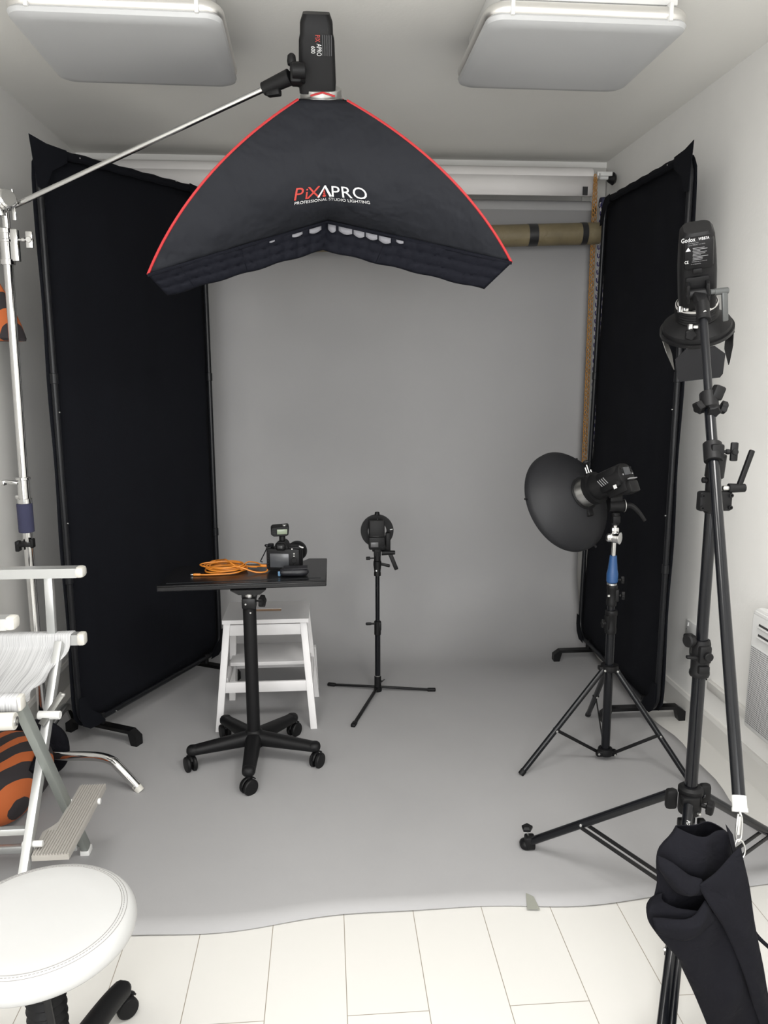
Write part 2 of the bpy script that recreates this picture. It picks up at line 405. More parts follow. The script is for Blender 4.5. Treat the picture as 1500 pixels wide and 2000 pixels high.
b = nb(); box(b, (1.545, 4.39, 2.475), (0.06, 0.02, 0.02), bev=.002); obj('spindle', b, WHITEPL, t, label='white lower spindle')
b = nb(); lathe(b, (1.54, 4.40, 2.485), (1, 0, 0), [(0, -.02), (0.028, -.02), (0.03, 0), (0.028, .02), (0, .02)]); obj('pulley', b, NAVY, t, label='navy pulley wheel')
# hand chains
def chain(name, label, x, y, z0, z1, m, dx, m2=None):
    t = thing(name, label, 'chain', (x, y, z1))
    b = nb(); b2 = nb(); n = int((z0-z1)/0.022); k = 0
    for side in (-1, 1):
        for i in range(n):
            z = z0 - i*0.022 - (0.011 if side > 0 else 0)
            f = min(1, (z0-z)/0.15)
            xx = x + side*dx*(0.5+0.5*f) + (z0-z)*0.004
            tgt = b2 if (m2 and i % 2) else b
            p = [(xx+0.0065*math.cos(a), y+side*0.006+(0.004*math.sin(a) if i % 2 else 0), z+0.0135*math.sin(a)) for a in [2*PI*q/8 for q in range(8)]]
            tube(tgt, p, 0.0031, 5, closed=True)
    loop = smooth_path([(x-dx, y, z1+.01), (x-dx*.6, y, z1-.03), (x, y, z1-.04), (x+dx*.6, y, z1-.03), (x+dx, y, z1+.01)], 4)
    tube(b, loop, 0.004, 6)
    obj('links', b, m, t)
    if m2: obj('alternate_links', b2, m2, t)
    else: b2.free()
    return t
chain('hand_chain', 'orange plastic bead chain hanging from the white roll, beside the grey paper edge', 1.490, 4.405, 2.62, 1.02, CHO, 0.008)
chain('hand_chain', 'navy and white plastic chain hanging next to the black screen edge', 1.530, 4.385, 2.47, 0.95, CHB, 0.014, CHW)

# ------------------------------------------------------------------ ceiling lights
def ceiling_light(cx, cy, rz, label):
    t = thing('ceiling_light', label, 'ceiling light', (cx, cy, ZC), 'square ceiling light panels')
    Rz = Matrix.Rotation(rz, 3, 'Z'); c = V((cx, cy, 0))
    def W(x, y, z): return c + Rz @ V((x, y, z))
    def rr(hx, hy, r, n=8):
        out = []
        for sx, sy, a0 in ((1, 1, 0), (-1, 1, PI/2), (-1, -1, PI), (1, -1, 3*PI/2)):
            for k in range(n+1):
                a = a0 + PI/2*k/n; out.append((sx*(hx-r)+r*math.cos(a), sy*(hy-r)+r*math.sin(a)))
        return out
    hx, hy = 0.315, 0.285
    b = nb(); box(b, W(0, -0.01, ZC-0.045), (0.55, 0.50, 0.09), Rz, 0.004); obj('mount', b, WHITEPL, t)
    b = nb(); tube(b, [W(x, y, 2.640) for x, y in rr(hx-.020, hy-.020, 0.05)], 0.023, 14, closed=True); obj('rim', b, MATS['chrome_rim'], t)
    b = nb()
    loops = []
    for f, z in ((0.012, 2.632), (0.002, 2.618), (0.006, 2.606), (0.018, 2.599), (0.045, 2.596)):
        loops.append([b.verts.new(W(x, y, z)) for x, y in rr(hx-f, hy-f, 0.05)])
    for A, B in zip(loops[:-1], loops[1:]):
        for k in range(len(A)): b.faces.new((A[k], A[(k+1) % len(A)], B[(k+1) % len(A)], B[k]))
    b.faces.new(loops[-1]); b.faces.new(loops[0][::-1]); obj('diffuser', b, DIFF, t)
    for sx in (-1, 1):
        b = nb(); box(b, W(sx*(hx-.072), -hy+.010, 2.641), (0.013, 0.036, 0.052), Rz, .003); obj('clip', b, WHITEPL, t)
        b = nb(); box(b, W(sx*(hx-.072), hy-.010, 2.641), (0.013, 0.030, 0.04), Rz, .003); obj('clip', b, WHITEPL, t)
    return t
mat('chrome_rim', (0.72, 0.71, 0.69), 0.28, 0.85)
ceiling_light(-0.61, 2.835, 0.02, 'square unlit white ceiling light left of the flash head, above the chrome boom')
ceiling_light(0.812, 2.79, 0.012, 'square unlit white ceiling light right of the flash head, near the right wall')

# ------------------------------------------------------------------ black screens on feet
def screen(label, A, B, ztop_a, ztop_b, feet, side, lean=0.0):
    """A = near bottom corner, B = far bottom corner (x, y)."""
    A = V((A[0], A[1], 0)); B = V((B[0], B[1], 0)); d = (B-A); W = d.length; d.normalize()
    nrm = V((0, 0, 1)).cross(d)*side          # towards the fabric side (away from the set middle)
    t = thing('black_screen', label, 'screen', tuple((A+B)/2), 'tall black fabric screens')
    def P(u, z, o=0): return A + d*u + nrm*(o + lean*(u/W)*(z/2.4)) + V((0, 0, z))
    z0, r = 0.10, 0.09
    def zt(u): return ztop_a + (ztop_b-ztop_a)*u/W
    pts = []
    for cx, cz, a0 in ((W-r, None, 0), (r, None, PI/2), (r, z0+r, PI), (W-r, z0+r, 3*PI/2)):
        for k in range(7):
            a = a0+PI/2*k/6; u = cx + r*math.cos(a)
            z = (zt(cx)-r if cz is None else cz) + r*math.sin(a)
            pts.append(P(u, z))
    b = nb(); tube(b, pts, 0.0125, 12, closed=True)
    for u, zz in ((0, 1.55), (0, 0.75), (W, 1.55), (W, 0.75)): cyl(b, P(u, zz-.02), P(u, zz+.02), 0.0155)
    obj('frame', b, BLKF, t)
    # fabric stretched on the outer side of the frame, square corner tip at the near top
    N = 30; rows = []
    for i in range(41):
        v = i/40; row = []
        for j in range(N+1):
            u = j/N; z = z0-0.012 + (zt(u*W)+0.012-(z0-0.012))*v
            uu = -0.015 + (W+0.027)*u
            wob = 0.003*math.sin(v*23+u*9) + 0.002*math.sin(u*31)
            # rounded lower and far upper corners
            rc = 0.085; cu = min(uu+0.015, W+0.012-uu); cz = min(z-(z0-0.012), zt(u*W)+0.012-z)
            if cu < rc and cz < rc:
                dd = math.hypot(rc-cu, rc-cz)
                if dd > rc:
                    k = rc/dd; nu = rc-(rc-cu)*k; nz = rc-(rc-cz)*k
                    uu += (nu-cu)*(1 if u < 0.5 else -1); z += (nz-cz)*(1 if v < 0.5 else -1)
            row.append(P(uu, z, 0.019+wob))
        rows.append(row)
    b = nb(); sheet(b, rows); obj('fabric', b, VELVET, t, solid=0.002, angle=70)
    # cloth sleeve along the top tube and the corner pockets that hook over the frame
    b = nb(); tube(b, [P(.06+(W-.12)*k/24, zt(.06+(W-.12)*k/24)+.002*math.sin(k*1.7)) for k in range(25)], 0.0165, 10); obj('top_sleeve', b, VELVET, t)
    zA, zB = zt(0), zt(W)
    for poly in ([(-.050, zA+.036), (.03, zA+.022), (.13, zt(.13)+.014), (.13, zt(.13)-.03), (.05, zA-.07), (.014, zA-.14), (-.028, zA-.14)],
                 [(W-.12, zB+.012), (W-.05, zB+.008), (W-.015, zB-.02), (W+.013, zB-.07), (W+.013, zB-.12), (W-.02, zB-.12), (W-.05, zB-.06), (W-.12, zB-.03)],
                 [(-.014, .24), (-.016, .16), (.0, .115), (.04, .088), (.10, .085), (.13, .088), (.10, .13), (.05, .17), (.016, .24)],
                 [(W+.014, .22), (W+.014, .16), (W, .12), (W-.04, .088), (W-.11, .087), (W-.08, .13), (W-.03, .17), (W-.014, .22)]):
        b = nb(); prism(b, [P(u, z, -.0165) for u, z in poly], -nrm*.002); obj('corner_pocket', b, VELVET, t, smooth=False)
    for u in feet:
        c = P(u, 0); b = nb(); L = 0.195; f = nrm
        for s in (-1, 1):
            e = c + f*s*L
            prism(b, [e+d*0.02+V((0,0,0.0)), e+d*0.02+V((0,0,0.045)), c+f*s*(L-.035)+d*0.02+V((0,0,0.07)), c+d*0.02+V((0,0,0.07)), c+d*0.02+V((0,0,0.055)), c+f*s*(L-.045)+d*0.02+V((0,0,0.055)), c+f*s*(L-.03)+d*0.02+V((0,0,0.0))], -d*0.04)
        cyl(b, c+V((0,0,.06)), c+V((0,0,.12)), 0.012)
        obj('foot', b, BLK, t)
    for u, z in ((0.2, zt(0.2)), (W-.22, zt(W)), (0.2, z0), (0.0, 1.42), (0.0, .98)):
        b = nb(); q = P(u, z, -0.0165); cyl(b, q+nrm*.004, q-nrm*0.002, 0.003, n=10); obj('rivet', b, STEEL, t)
    return t
screen('tall black fabric screen on the left, behind the chair and chrome boom stand', (-1.045, 3.14), (-0.585, 4.06), 2.385, 2.44, (0.13, 0.90), 1)
screen('tall black fabric screen on the right, against the right wall behind the dish light', (1.425, 3.10), (1.425, 4.15), 2.40, 2.44, (0.145, 0.90), -1, 0.035)

# ------------------------------------------------------------------ softbox, flash head and chrome boom stand
SA = V((0.002, 2.69, 2.437))                       # apex of the softbox
SN = V((0, 0.469, -0.883)).normalized()            # where it points
SU = V((0, 0.883, 0.469)).normalized()
CNL, CNR = V((-0.553, 2.60, 1.876)), V((0.612, 2.60, 1.922))
CFL, CFR = V((-0.47, 3.08, 2.13)), V((0.51, 3.08, 2.15))
VM = {'n': V((0.018, 2.78, 2.078)), 'f': V((0.02, 3.0, 2.16))}
rg = 0.058
RNL, RNR = SA+V((-.072, 0, 0))-SU*.076-SN*.006, SA+V((.080, 0, 0))-SU*.076-SN*.006
RFL, RFR = SA+V((-.062, 0, 0))+SU*.045+SN*.012, SA+V((.066, 0, 0))+SU*.045+SN*.012
def ridge(a, c, t, out):
    """curved rod from ring point a to corner c, bowing outwards."""
    m = (a+c)/2 + out
    return a*(1-t)**2 + m*2*t*(1-t) + c*t*t
ctr = (CNL+CNR+CFL+CFR)/4
def outv(c, k=0.13):
    d = c-ctr; d = d - SN*d.dot(SN); d.normalize(); return d*k*0.75 - SN*k*0.5
bow = {k: outv(c, 0.13 if k[0] == 'n' else 0.03) for k, c in (('nl', CNL), ('nr', CNR), ('fl', CFL), ('fr', CFR))}
def side(a1, c1, b1, a2, c2, b2, mid):
    def f(s, t):
        p = ridge(a1, c1, t, b1); q = ridge(a2, c2, t, b2)
        base = p.lerp(q, s)
        m0 = c1.lerp(c2, 0.5)
        return base + (mid-m0)*(1-abs(2*s-1))*t**3
    return f
near = side(RNL, CNL, bow['nl'], RNR, CNR, bow['nr'], VM['n'])
far = side(RFL, CFL, bow['fl'], RFR, CFR, bow['fr'], VM['f'])
left = side(RNL, CNL, bow['nl'], RFL, CFL, bow['fl'], CNL.lerp(CFL, .5)+V((.06, 0, 0.02)))
right = side(RNR, CNR, bow['nr'], RFR, CFR, bow['fr'], CNR.lerp(CFR, .5)+V((-.06, 0, 0.02)))
t = thing('softbox', 'large black rectangular softbox with red piping hanging under the boom, white logo', 'softbox', tuple(ctr))
b = nb()
for f in (near, far, left, right):
    sheet(b, [[f(j/40, i/30) for j in range(41)] for i in range(31)])
shell = obj('shell', b, SOFT, t, solid=0.0015, angle=80)
b = nb()
for a, c, k in ((RNL, CNL, 'nl'), (RNR, CNR, 'nr'), (RFL, CFL, 'fl'), (RFR, CFR, 'fr')):
    tube(b, [ridge(a, c, q/24, bow[k]) for q in range(25)], 0.0042, 8)
tube(b, [RNL.lerp(RNR, q/12) + V((0, -.004, 0.020*(1-abs(2*q/12-1)))) for q in range(3, 10)], 0.003, 6)
obj('piping', b, RED, t)
# recessed lip and hanging grid skirt
def E(f, s): return f(s, 1.0)
NL2, NR2, NM2 = V((-0.505, 2.66, 1.817)), V((0.534, 2.66, 1.844)), V((0.0, 2.80, 1.985))
FL2, FR2, FM2 = V((-0.47, 3.08, 2.10)), V((0.50, 3.08, 2.12)), V((0.0, 2.97, 2.115))
def low(a, m, c, s): return (a.lerp(m, 2*s) if s < 0.5 else m.lerp(c, 2*s-1))
b = nb(); N = 144
for f, a, m, c in ((near, NL2, NM2, NR2), (far, FL2, FM2, FR2)):
    rows = []
    for i in range(19):
        v = i/18
        rows.append([E(f, j/N).lerp(low(a, m, c, j/N), v) + V((0, -(0.008*abs(math.sin(v*3*PI))**.6*abs(math.sin(j/N*PI*24))**.6) + .003*math.sin(j*.21), 0.002*math.sin(j*.35+f(0, 1).y)*v)) for j in range(N+1)])
    sheet(b, rows)
for f, a, c in ((left, NL2, FL2), (right, NR2, FR2)):
    m = a.lerp(c, .5) + V((0.04 if f is left else -0.04, 0, 0.01))
    sheet(b, [[E(f, j/16).lerp(low(a, m, c, j/16), i/3) for j in range(17)] for i in range(4)])
obj('grid_skirt', b, GRIDM, t, solid=0.002, angle=80)
# dark hem along the open edge, standing slightly off the shell
b = nb()
for f in (near, far): tube(b, [E(f, q/40)+V((0, -.003 if f is near else .003, -.002)) for q in range(41)], 0.0055, 6)
obj('hem', b, GRIDM, t)
b = nb(); rows = []
for i in range(13):
    v = .05+.9*i/12; rows.append([(E(near, .03+.94*j/24).lerp(E(far, .03+.94*j/24), v)) - SN*0.02 for j in range(25)])
sheet(b, rows); obj('diffusion_cloth', b, DIFFW, t, solid=0.001, angle=80)
# egg-crate slats of the grid
b = nb()
for j in range(1, 12):
    s = j/12; up0, up1 = E(near, s), E(far, s); lo0, lo1 = low(NL2, NM2, NR2, s), low(FL2, FM2, FR2, s)
    sheet(b, [[up0.lerp(up1, q/6)-V((0,0,.004)) for q in range(7)], [lo0.lerp(lo1, q/6) for q in range(7)]])
for i in range(1, 6):
    v = i/6
    sheet(b, [[E(near, q/24).lerp(E(far, q/24), v)-V((0,0,.004)) for q in range(25)], [low(NL2, NM2, NR2, q/24).lerp(low(FL2, FM2, FR2, q/24), v) for q in range(25)]])
obj('grid_slat', b, GRIDM, t, solid=0.0012)
# glimpses of the pale diffusion cloth in the gaps above the skirt
for s0, s1, h in ((0.395, 0.425, .012), (0.445, 0.48, .018), (0.50, 0.522, .026), (0.53, 0.568, .022), (0.572, 0.602, .022), (0.606, 0.638, .02), (0.642, 0.675, .022), (0.69, 0.71, .011), (0.33, 0.345, .006)):
    o0 = V((0, -.009, -.012)); n = 5
    up = [E(near, s0+(s1-s0)*q/n)+o0 for q in range(n+1)]
    lo = [E(near, s0+(s1-s0)*q/n)+o0+V((0, 0.0, -h*(0.65+0.35*math.sin(PI*(q/n))))) for q in range(n+1)]
    b = nb(); sheet(b, [up, lo]); obj('cloth_strip', b, DIFFW, t, solid=0.0008, label='pale cloth showing through a gap above the grid')
def on_face(s0, t0, sx, sy):
    def fn(x, y):
        W = (near(1, t0)-near(0, t0)).length
        H = (near(s0, t0+.01)-near(s0, t0-.01)).length/0.02
        s, tt = s0 + x*sx/W, t0 - y*sy/H
        p = near(s, tt); du = near(s+.01, tt)-near(s-.01, tt); dv = near(s, tt+.01)-near(s, tt-.01)
        n = du.cross(dv); n.normalize()
        if n.y > 0: n = -n
        return p + n*0.0035
    return fn
LT = 0.70
for s, m, dx, sc in (('P', REDP, -1.87, 1.18), ('i', REDP, -1.41, 1.1), ('X', REDP, -1.02, 1.18), ('P', WHP, 0.22, 1.12), ('R', WHP, 0.83, 1.12), ('O', WHP, 1.60, 1.12)):
    f0 = on_face(0.512, LT, 0.0585, 0.046)
    text('logo_letter', s, m, shell, (lambda x, y, dx=dx, sc=sc, f0=f0: f0(x*sc*0.95+dx, y*sc)))
f0 = on_face(0.512, LT, 0.0585, 0.046)
def strip(pts, w0, w1, m, nm):
    b = nb(); (x0, y0), (x1, y1) = pts; d = V((x1-x0, y1-y0, 0)); L = d.length; d.normalize(); nn = V((-d.y, d.x, 0)); rows = []
    for q in range(5):
        u = q/4; w_ = w0+(w1-w0)*u; c = V((x0, y0, 0)) + d*L*u
        rows.append([f0((c+nn*w_).x, (c+nn*w_).y), f0((c-nn*w_).x, (c-nn*w_).y)])
    sheet(b, rows); return obj(nm, b, m, shell, smooth=False)
strip(((-0.76, 0), (-0.36, 0.80)), .05, .04, WHP, 'logo_letter'); strip(((-0.04, 0), (-0.38, 0.80)), .075, .06, WHP, 'logo_letter')
for yy, r in ((0.09, .10), (0.27, .065), (0.40, .048), (0.50, .03)):
    b = nb(); c = b.verts.new(f0(-0.42, yy)); vs = [b.verts.new(f0(-0.42+r*math.cos(2*PI*q/14), yy+r*math.sin(2*PI*q/14))) for q in range(14)]
    for q in range(14): b.faces.new((c, vs[q], vs[(q+1) % 14]))
    obj('logo_dot', b, REDP, shell, smooth=False)
text('logo_tagline', 'PROFESSIONAL STUDIO LIGHTING', WHP, shell, lambda x, y: f0(x*0.262, y*0.30-0.30))
b = nb(); ringtube(b, SA-SN*0.004, SA+SN*0.02, 0.068, 0.05, n=40); obj('speed_ring', b, STEEL, t)

# flash head on the boom
FT = SA - SN*0.205
t = thing('studio_flash', 'black studio flash head above the big softbox, held by the chrome boom', 'studio flash', tuple(SA))
Rf = Matrix((V((1, 0, 0)), SU, -SN)).transposed()
def FP(x, y, z): return SA + Rf @ V((x, y, z))
b = nb()
sec = [(0.016, 0.056, 0.050), (0.05, 0.058, 0.052), (0.16, 0.054, 0.050), (0.175, 0.050, 0.050), (0.205, 0.049, 0.048), (0.228, 0.040, 0.040)]
rows = []
for z, hx, hy in sec:
    r = 0.016; loop = []
    for sx, sy, a0 in ((1, 1, 0), (-1, 1, PI/2), (-1, -1, PI), (1, -1, 3*PI/2)):
        for k in range(5):
            a = a0+PI/2*k/4; loop.append(b.verts.new(FP(-0.012+sx*(hx-r)+r*math.cos(a), sy*(hy-r)+r*math.sin(a), z)))
    rows.append(loop)
for A, B in zip(rows[:-1], rows[1:]):
    for k in range(len(A)): b.faces.new((A[k], A[(k+1) % len(A)], B[(k+1) % len(A)], B[k]))
b.faces.new(rows[0][::-1]); b.faces.new(rows[-1]); obj('housing', b, BLKM, t)
for k in range(5):
    b = nb(); box(b, FP(0.006+k*0.0065, -0.0505, 0.15), (0.003, 0.006, 0.055), Rf); obj('vent_slot', b, TAPE, t)
b = nb(); cyl(b, SA-SN*0.026, SA+SN*0.002, 0.064, n=36); obj('mount_ring', b, STEEL, t)
text('badge', 'PiX', REDP, t, lambda x, y: FP(-0.016+y*0.021, -0.0535, 0.172-x*0.013-.004))
text('badge', 'APRO', WHP, t, lambda x, y: FP(-0.012+y*0.021, -0.0545, 0.138-x*0.0125))
text('badge', '600', WHP, t, lambda x, y: FP(-0.029+y*0.018, -0.0535, 0.138-x*0.013))
AE = V((-0.168, 2.62, 2.437)); AB = V((-1.096, 3.0, 2.153)); ad = (AE-AB).normalized()
b = nb(); cyl(b, AE+ad*(-.01), AE+ad*0.085, 0.020, 0.024); q = AE+ad*0.105; box(b, q, (0.035, 0.05, 0.06), bev=.008)
cyl(b, q+V((-.01, -.03, -.0)), q+V((.03, -.03, 0)), 0.022); bar(b, q, SA+V((-0.055, 0, 0.05)), 0.04, 0.045, bev=.006)
lathe(b, q+V((-.012, -.01, .022)), (0, 0, 1), [(0, 0), (.012, 0), (.014, .01), (.012, .026), (.006, .032), (0, .032)], 16)
bar(b, AE+ad*0.004+V((0, 0, -.018)), AE+ad*0.05+V((0, 0, -.03)), 0.025, 0.02, bev=.005)
obj('tilt_bracket', b, BLKM, t)

# chrome boom stand
PX, PY = -1.14, 3.0
t = thing('boom_stand', 'tall chrome boom stand with curved leg, beside the left black screen', 'light stand', (PX, PY, 0))
b = nb(); cyl(b, AB-ad*0.12, AE, 0.0098, 0.0088, n=20); obj('boom_arm', b, CHROME, t)
b = nb(); cyl(b, (PX+.018, PY, 2.06), (PX+.016, PY, 2.16), 0.0135); obj('top_pole', b, CHROME, t)
b = nb()
hc = V((PX+0.035, PY-0.01, 2.165)); 
lathe(b, hc+V((-.01, -.02, 0)), (0.75, -0.6, 0.15), [(0, 0), (0.02, 0), (0.034, 0.006), (0.034, 0.012), (0.024, 0.02), (0.034, 0.024), (0.034, 0.03), (0.028, 0.036), (0, 0.036)], 28)
box(b, hc+V((-.025, -.015, .018)), (0.036, 0.034, 0.05), Matrix.Rotation(0.3, 3, 'Y'), .005)
cyl(b, hc+V((-.035, -.045, .03)), hc+V((-.03, .01, .03)), 0.0125); cyl(b, hc+V((-.028, -.01, -.02)), hc+V((-.025, -.01, -.05)), 0.017)
box(b, hc+V((-.03, -.02, -.012)), (0.05, 0.03, 0.022), Matrix.Rotation(-0.4, 3, 'Y'), .004)
cyl(b, hc+V((.022, -.02, .04)), hc+V((.026, -.02, -.055)), 0.004, 0.004); box(b, hc+V((.024, -.022, -.045)), (.012, .006, .04), None, .002)
obj('grip_head', b, CHROME, t)
b = nb(); cyl(b, (PX+.012, PY, 2.03), (PX+.012, PY, 2.04), 0.024); cyl(b, (PX+.012, PY, 1.955), (PX+.012, PY, 2.075), 0.021); cyl(b, (PX+.012, PY, 1.952), (PX+.012, PY, 1.972), 0.025); cyl(b, (PX+.012, PY, 2.06), (PX+.012, PY, 2.078), 0.024)
box(b, (PX+.042, PY, 2.02), (0.026, 0.026, 0.11), bev=.003); wing(b, (PX+.055, PY, 2.04), (1, 0, 0), (0, 0, 1), l=.024, w=.058, t=.014, stem=.026); obj('top_collar', b, CHROME, t)
b = nb(); cyl(b, (PX+.003, PY, 1.17), (PX+.012, PY, 1.96), 0.0165); obj('upper_pole', b, CHROME, t)
b = nb(); cyl(b, (PX, PY, 1.09), (PX, PY, 1.185), 0.021); cyl(b, (PX, PY, 1.175), (PX, PY, 1.186), 0.026); cyl(b, (PX, PY, 1.085), (PX, PY, 1.105), 0.026); cyl(b, (PX-.03, PY, 1.11), (PX, PY, 1.11), 0.01)
box(b, (PX-.04, PY-.01, 1.168), (0.05, 0.02, 0.012), Matrix.Rotation(0.15, 3, 'Y'), .003); box(b, (PX-.068, PY-.01, 1.166), (0.016, 0.03, 0.02), None, .004)
obj('middle_collar', b, CHROME, t)
b = nb(); cyl(b, (PX-.002, PY, .975), (PX-.002, PY, 1.085), 0.0285); obj('foam_grip', b, NAVY, t, label='navy foam sleeve on the pole')
b = nb(); box(b, (PX-.004, PY-.01, .93), (0.052, 0.05, 0.016), None, .004); box(b, (PX-.03, PY-.02, .925), (0.016, 0.03, 0.04), None, .004); box(b, (PX+.024, PY-.02, .935), (0.012, 0.03, 0.035), None, .004); obj('cable_clip', b, BLKM, t, label='black cable clip')
b = nb(); cyl(b, (PX, PY, .15), (PX, PY, 1.09), 0.0175); obj('lower_pole', b, CHROME, t)
b = nb(); cyl(b, (PX, PY, 0.19), (PX, PY, 0.23), 0.025); cyl(b, (PX, PY, 0.12), (PX, PY, 0.20), 0.030); cyl(b, (PX, PY, .105), (PX, PY, .125), 0.036); obj('base_hub', b, CHROME, t)
for ang in (-28, 92, 180+35):
    d = V((math.cos(math.radians(ang)), math.sin(math.radians(ang)), 0)); L = 0.44 if ang == -28 else (0.40 if ang == 92 else 0.20)
    c0 = V((PX, PY, 0))
    if ang == -28: pts = smooth_path([(-1.14, 2.975, .12), (-1.10, 2.905, .122), (-1.04, 2.868, .122), (-.90, 2.85, .122), (-.835, 2.832, .112), (-.80, 2.818, .085), (-.735, 2.795, .02)], 6)
    else: pts = smooth_path([c0+d*0.02+V((0, 0, 0.145)), c0+d*(L*.45)+V((0, 0, 0.147)), c0+d*(L*.70)+V((0, 0, 0.138)), c0+d*(L*.84)+V((0, 0, 0.105)), c0+d*L+V((0, 0, 0.02))], 6)
    b = nb(); tube(b, pts, 0.0175, 16); lg = obj('leg', b, CHROME, t)
    b = nb(); e = pts[-1]; dd = (pts[-1]-pts[-2]).normalized(); cyl(b, e-dd*0.012, (e.x+dd.x*.018, e.y+dd.y*.018, 0.003), 0.0175, 0.016); obj('foot_cap', b, CREAM, lg)

# ------------------------------------------------------------------ striped bags on the left
def blob(bm, c, r, nz=24, n=32, fn=None):
    c = V(c); rings = []
    for i in range(1, nz):
        ph = PI*i/nz
        rings.append([])
        for k in range(n):
            a = 2*PI*k/n; v = V((math.sin(ph)*math.cos(a), math.sin(ph)*math.sin(a), -math.cos(ph)))
            v = V((math.copysign(abs(v.x)**.8, v.x), math.copysign(abs(v.y)**.8, v.y), math.copysign(abs(v.z)**.9, v.z)))
            if fn: v = fn(v)
            rings[-1].append(bm.verts.new(c + V((v.x*r[0], v.y*r[1], v.z*r[2]))))
    lo = bm.verts.new(c+V((0, 0, -r[2]*.98))); hi = bm.verts.new(c+V((0, 0, r[2]*.98)))
    for A, B in zip(rings[:-1], rings[1:]):
        for k in range(n): bm.faces.new((A[k], A[(k+1) % n], B[(k+1) % n], B[k]))
    for k in range(n):
        bm.faces.new((lo, rings[0][(k+1) % n], rings[0][k])); bm.faces.new((hi, rings[-1][k], rings[-1][(k+1) % n]))
    return bm
t = thing('duffel_bag', 'orange and black tiger-striped bag lying on the floor behind the folding chair', 'bag', (-1.19, 2.72, 0))
b = nb(); blob(b, (-1.185, 2.70, 0.133), (0.15, 0.235, 0.13), fn=lambda v: V((v.x*(1+.04*math.sin(5*v.y)), v.y, v.z+0.04*math.sin(6*v.y+v.x*3)*(v.z > 0)))); obj('body', b, TIGER, t)
b = nb(); tube(b, smooth_path([(-1.05, 2.62, .19), (-1.04, 2.72, .245), (-1.07, 2.80, .215), (-1.06, 2.86, .16)], 6), 0.012, 8); obj('handle', b, COTTON, t)
b = nb(); blob(b, (-1.165, 2.925, 0.125), (0.145, 0.035, 0.122)); obj('end_panel', b, COTTON, t)
t = thing('weight_bag', 'tiger-striped orange and black weight bag hanging behind the chrome pole', 'bag', (-1.24, 3.11, 1.69))
b = nb(); rows = []
for z, x0, x1, dy in ((1.69, -1.335, -1.128, .05), (1.70, -1.337, -1.127, .065), (1.75, -1.33, -1.142, .07), (1.81, -1.325, -1.165, .055), (1.87, -1.315, -1.19, .035), (1.92, -1.30, -1.215, .015)):
    rows.append([((x0+x1)/2+(x1-x0)/2*math.cos(2*PI*k/24), 3.11+dy*math.sin(2*PI*k/24), z) for k in range(24)])
g = [[b.verts.new(V(p)) for p in r] for r in rows]
for A, B in zip(g[:-1], g[1:]):
    for k in range(24): b.faces.new((A[k], A[(k+1) % 24], B[(k+1) % 24], B[k]))
b.faces.new(g[0][::-1]); b.faces.new(g[-1]); obj('body', b, TIGER, t)
b = nb(); tube(b, [(-1.258, 3.11, 1.90), (-1.256, 3.10, 2.0), (-1.25, 3.07, 2.085)], 0.006, 8); obj('strap', b, COTTON, t)

# ------------------------------------------------------------------ director's chair
XF, XB = -0.825, -1.23
t = thing('directors_chair', 'tall folding aluminium chair with sagging pale webbing seat and ribbed footrest', 'chair', (-1.02, 2.15, 0))
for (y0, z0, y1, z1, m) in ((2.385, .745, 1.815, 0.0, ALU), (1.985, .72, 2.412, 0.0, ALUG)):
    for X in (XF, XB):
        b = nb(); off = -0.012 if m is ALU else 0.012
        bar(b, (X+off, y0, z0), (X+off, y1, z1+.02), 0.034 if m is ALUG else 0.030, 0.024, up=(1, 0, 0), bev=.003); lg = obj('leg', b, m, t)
        b = nb(); box(b, (X+off, y1, .0115), (0.03, 0.042, 0.022), None, .004); obj('foot_cap', b, WHITEPL, lg)
for nm, y, z, xe in (('seat_rail', 2.425, .742, -.775), ('seat_rail', 1.97, .728, -.80)):
    b = nb(); box(b, ((xe-.012-1.29)/2, y, z), (-1.29+0-xe+.012, .034, .034), None, .005); r_ = obj(nm, b, ALU, t)
    b = nb(); box(b, (xe-.006, y, z), (.026, .038, .040), None, .008); obj('end_cap', b, CREAM, r_)
for y, z, xe, xu in ((2.425, .96, -.765, -.868), (1.97, .945, -.80, -.92)):
    b = nb(); box(b, ((xe-.012-1.29)/2, y, z), (-1.29-xe+.012, .042, .030), None, .006); ar = obj('armrest', b, ALU, t)
    b = nb(); box(b, (xe-.006, y, z), (.030, .046, .034), None, .010); obj('end_cap', b, CREAM, ar)
    b = nb(); bar(b, (xu, y, z-.012), (xu-.004, y, .745), 0.026, 0.022, up=(0, 1, 0), bev=.003); obj('arm_post', b, ALU, t)
    b = nb(); bar(b, (-1.25, y, z-.012), (-1.25, y, .745), 0.026, 0.022, up=(0, 1, 0), bev=.003); obj('arm_post', b, ALU, t)
    b = nb(); bar(b, (-1.27, y, z), (-1.29, y, 1.26), 0.026, 0.022, up=(0, 1, 0), bev=.003); obj('back_post', b, ALU, t)
b = nb(); sheet(b, [[(-1.285-.02*math.sin(PI*j/10), 1.97+.455*j/10, z) for j in range(11)] for z in (1.06, 1.15, 1.25)]); obj('backrest', b, SEATM, t, solid=.003)
b = nb(); rows = []
for i in range(25):
    v = i/24; y = 2.405+(1.990-2.405)*v; z = 0.728 + (0.715-0.728)*v - 0.046*math.sin(PI*v)**0.7
    xe = -0.812 - 0.032*math.sin(PI*v) + 0.006*math.sin(v*19)
    rows.append([(xe + (-1.25-xe)*j/14, y, z+0.004*math.sin(v*14+j*0.8)*math.sin(PI*v)) for j in range(15)])
for y, z in ((2.404, .755), (2.410, .762), (2.440, .762), (2.446, .755), (2.446, .725)): rows.insert(0, [(p[0]+.002, y, z) for p in rows[0]])
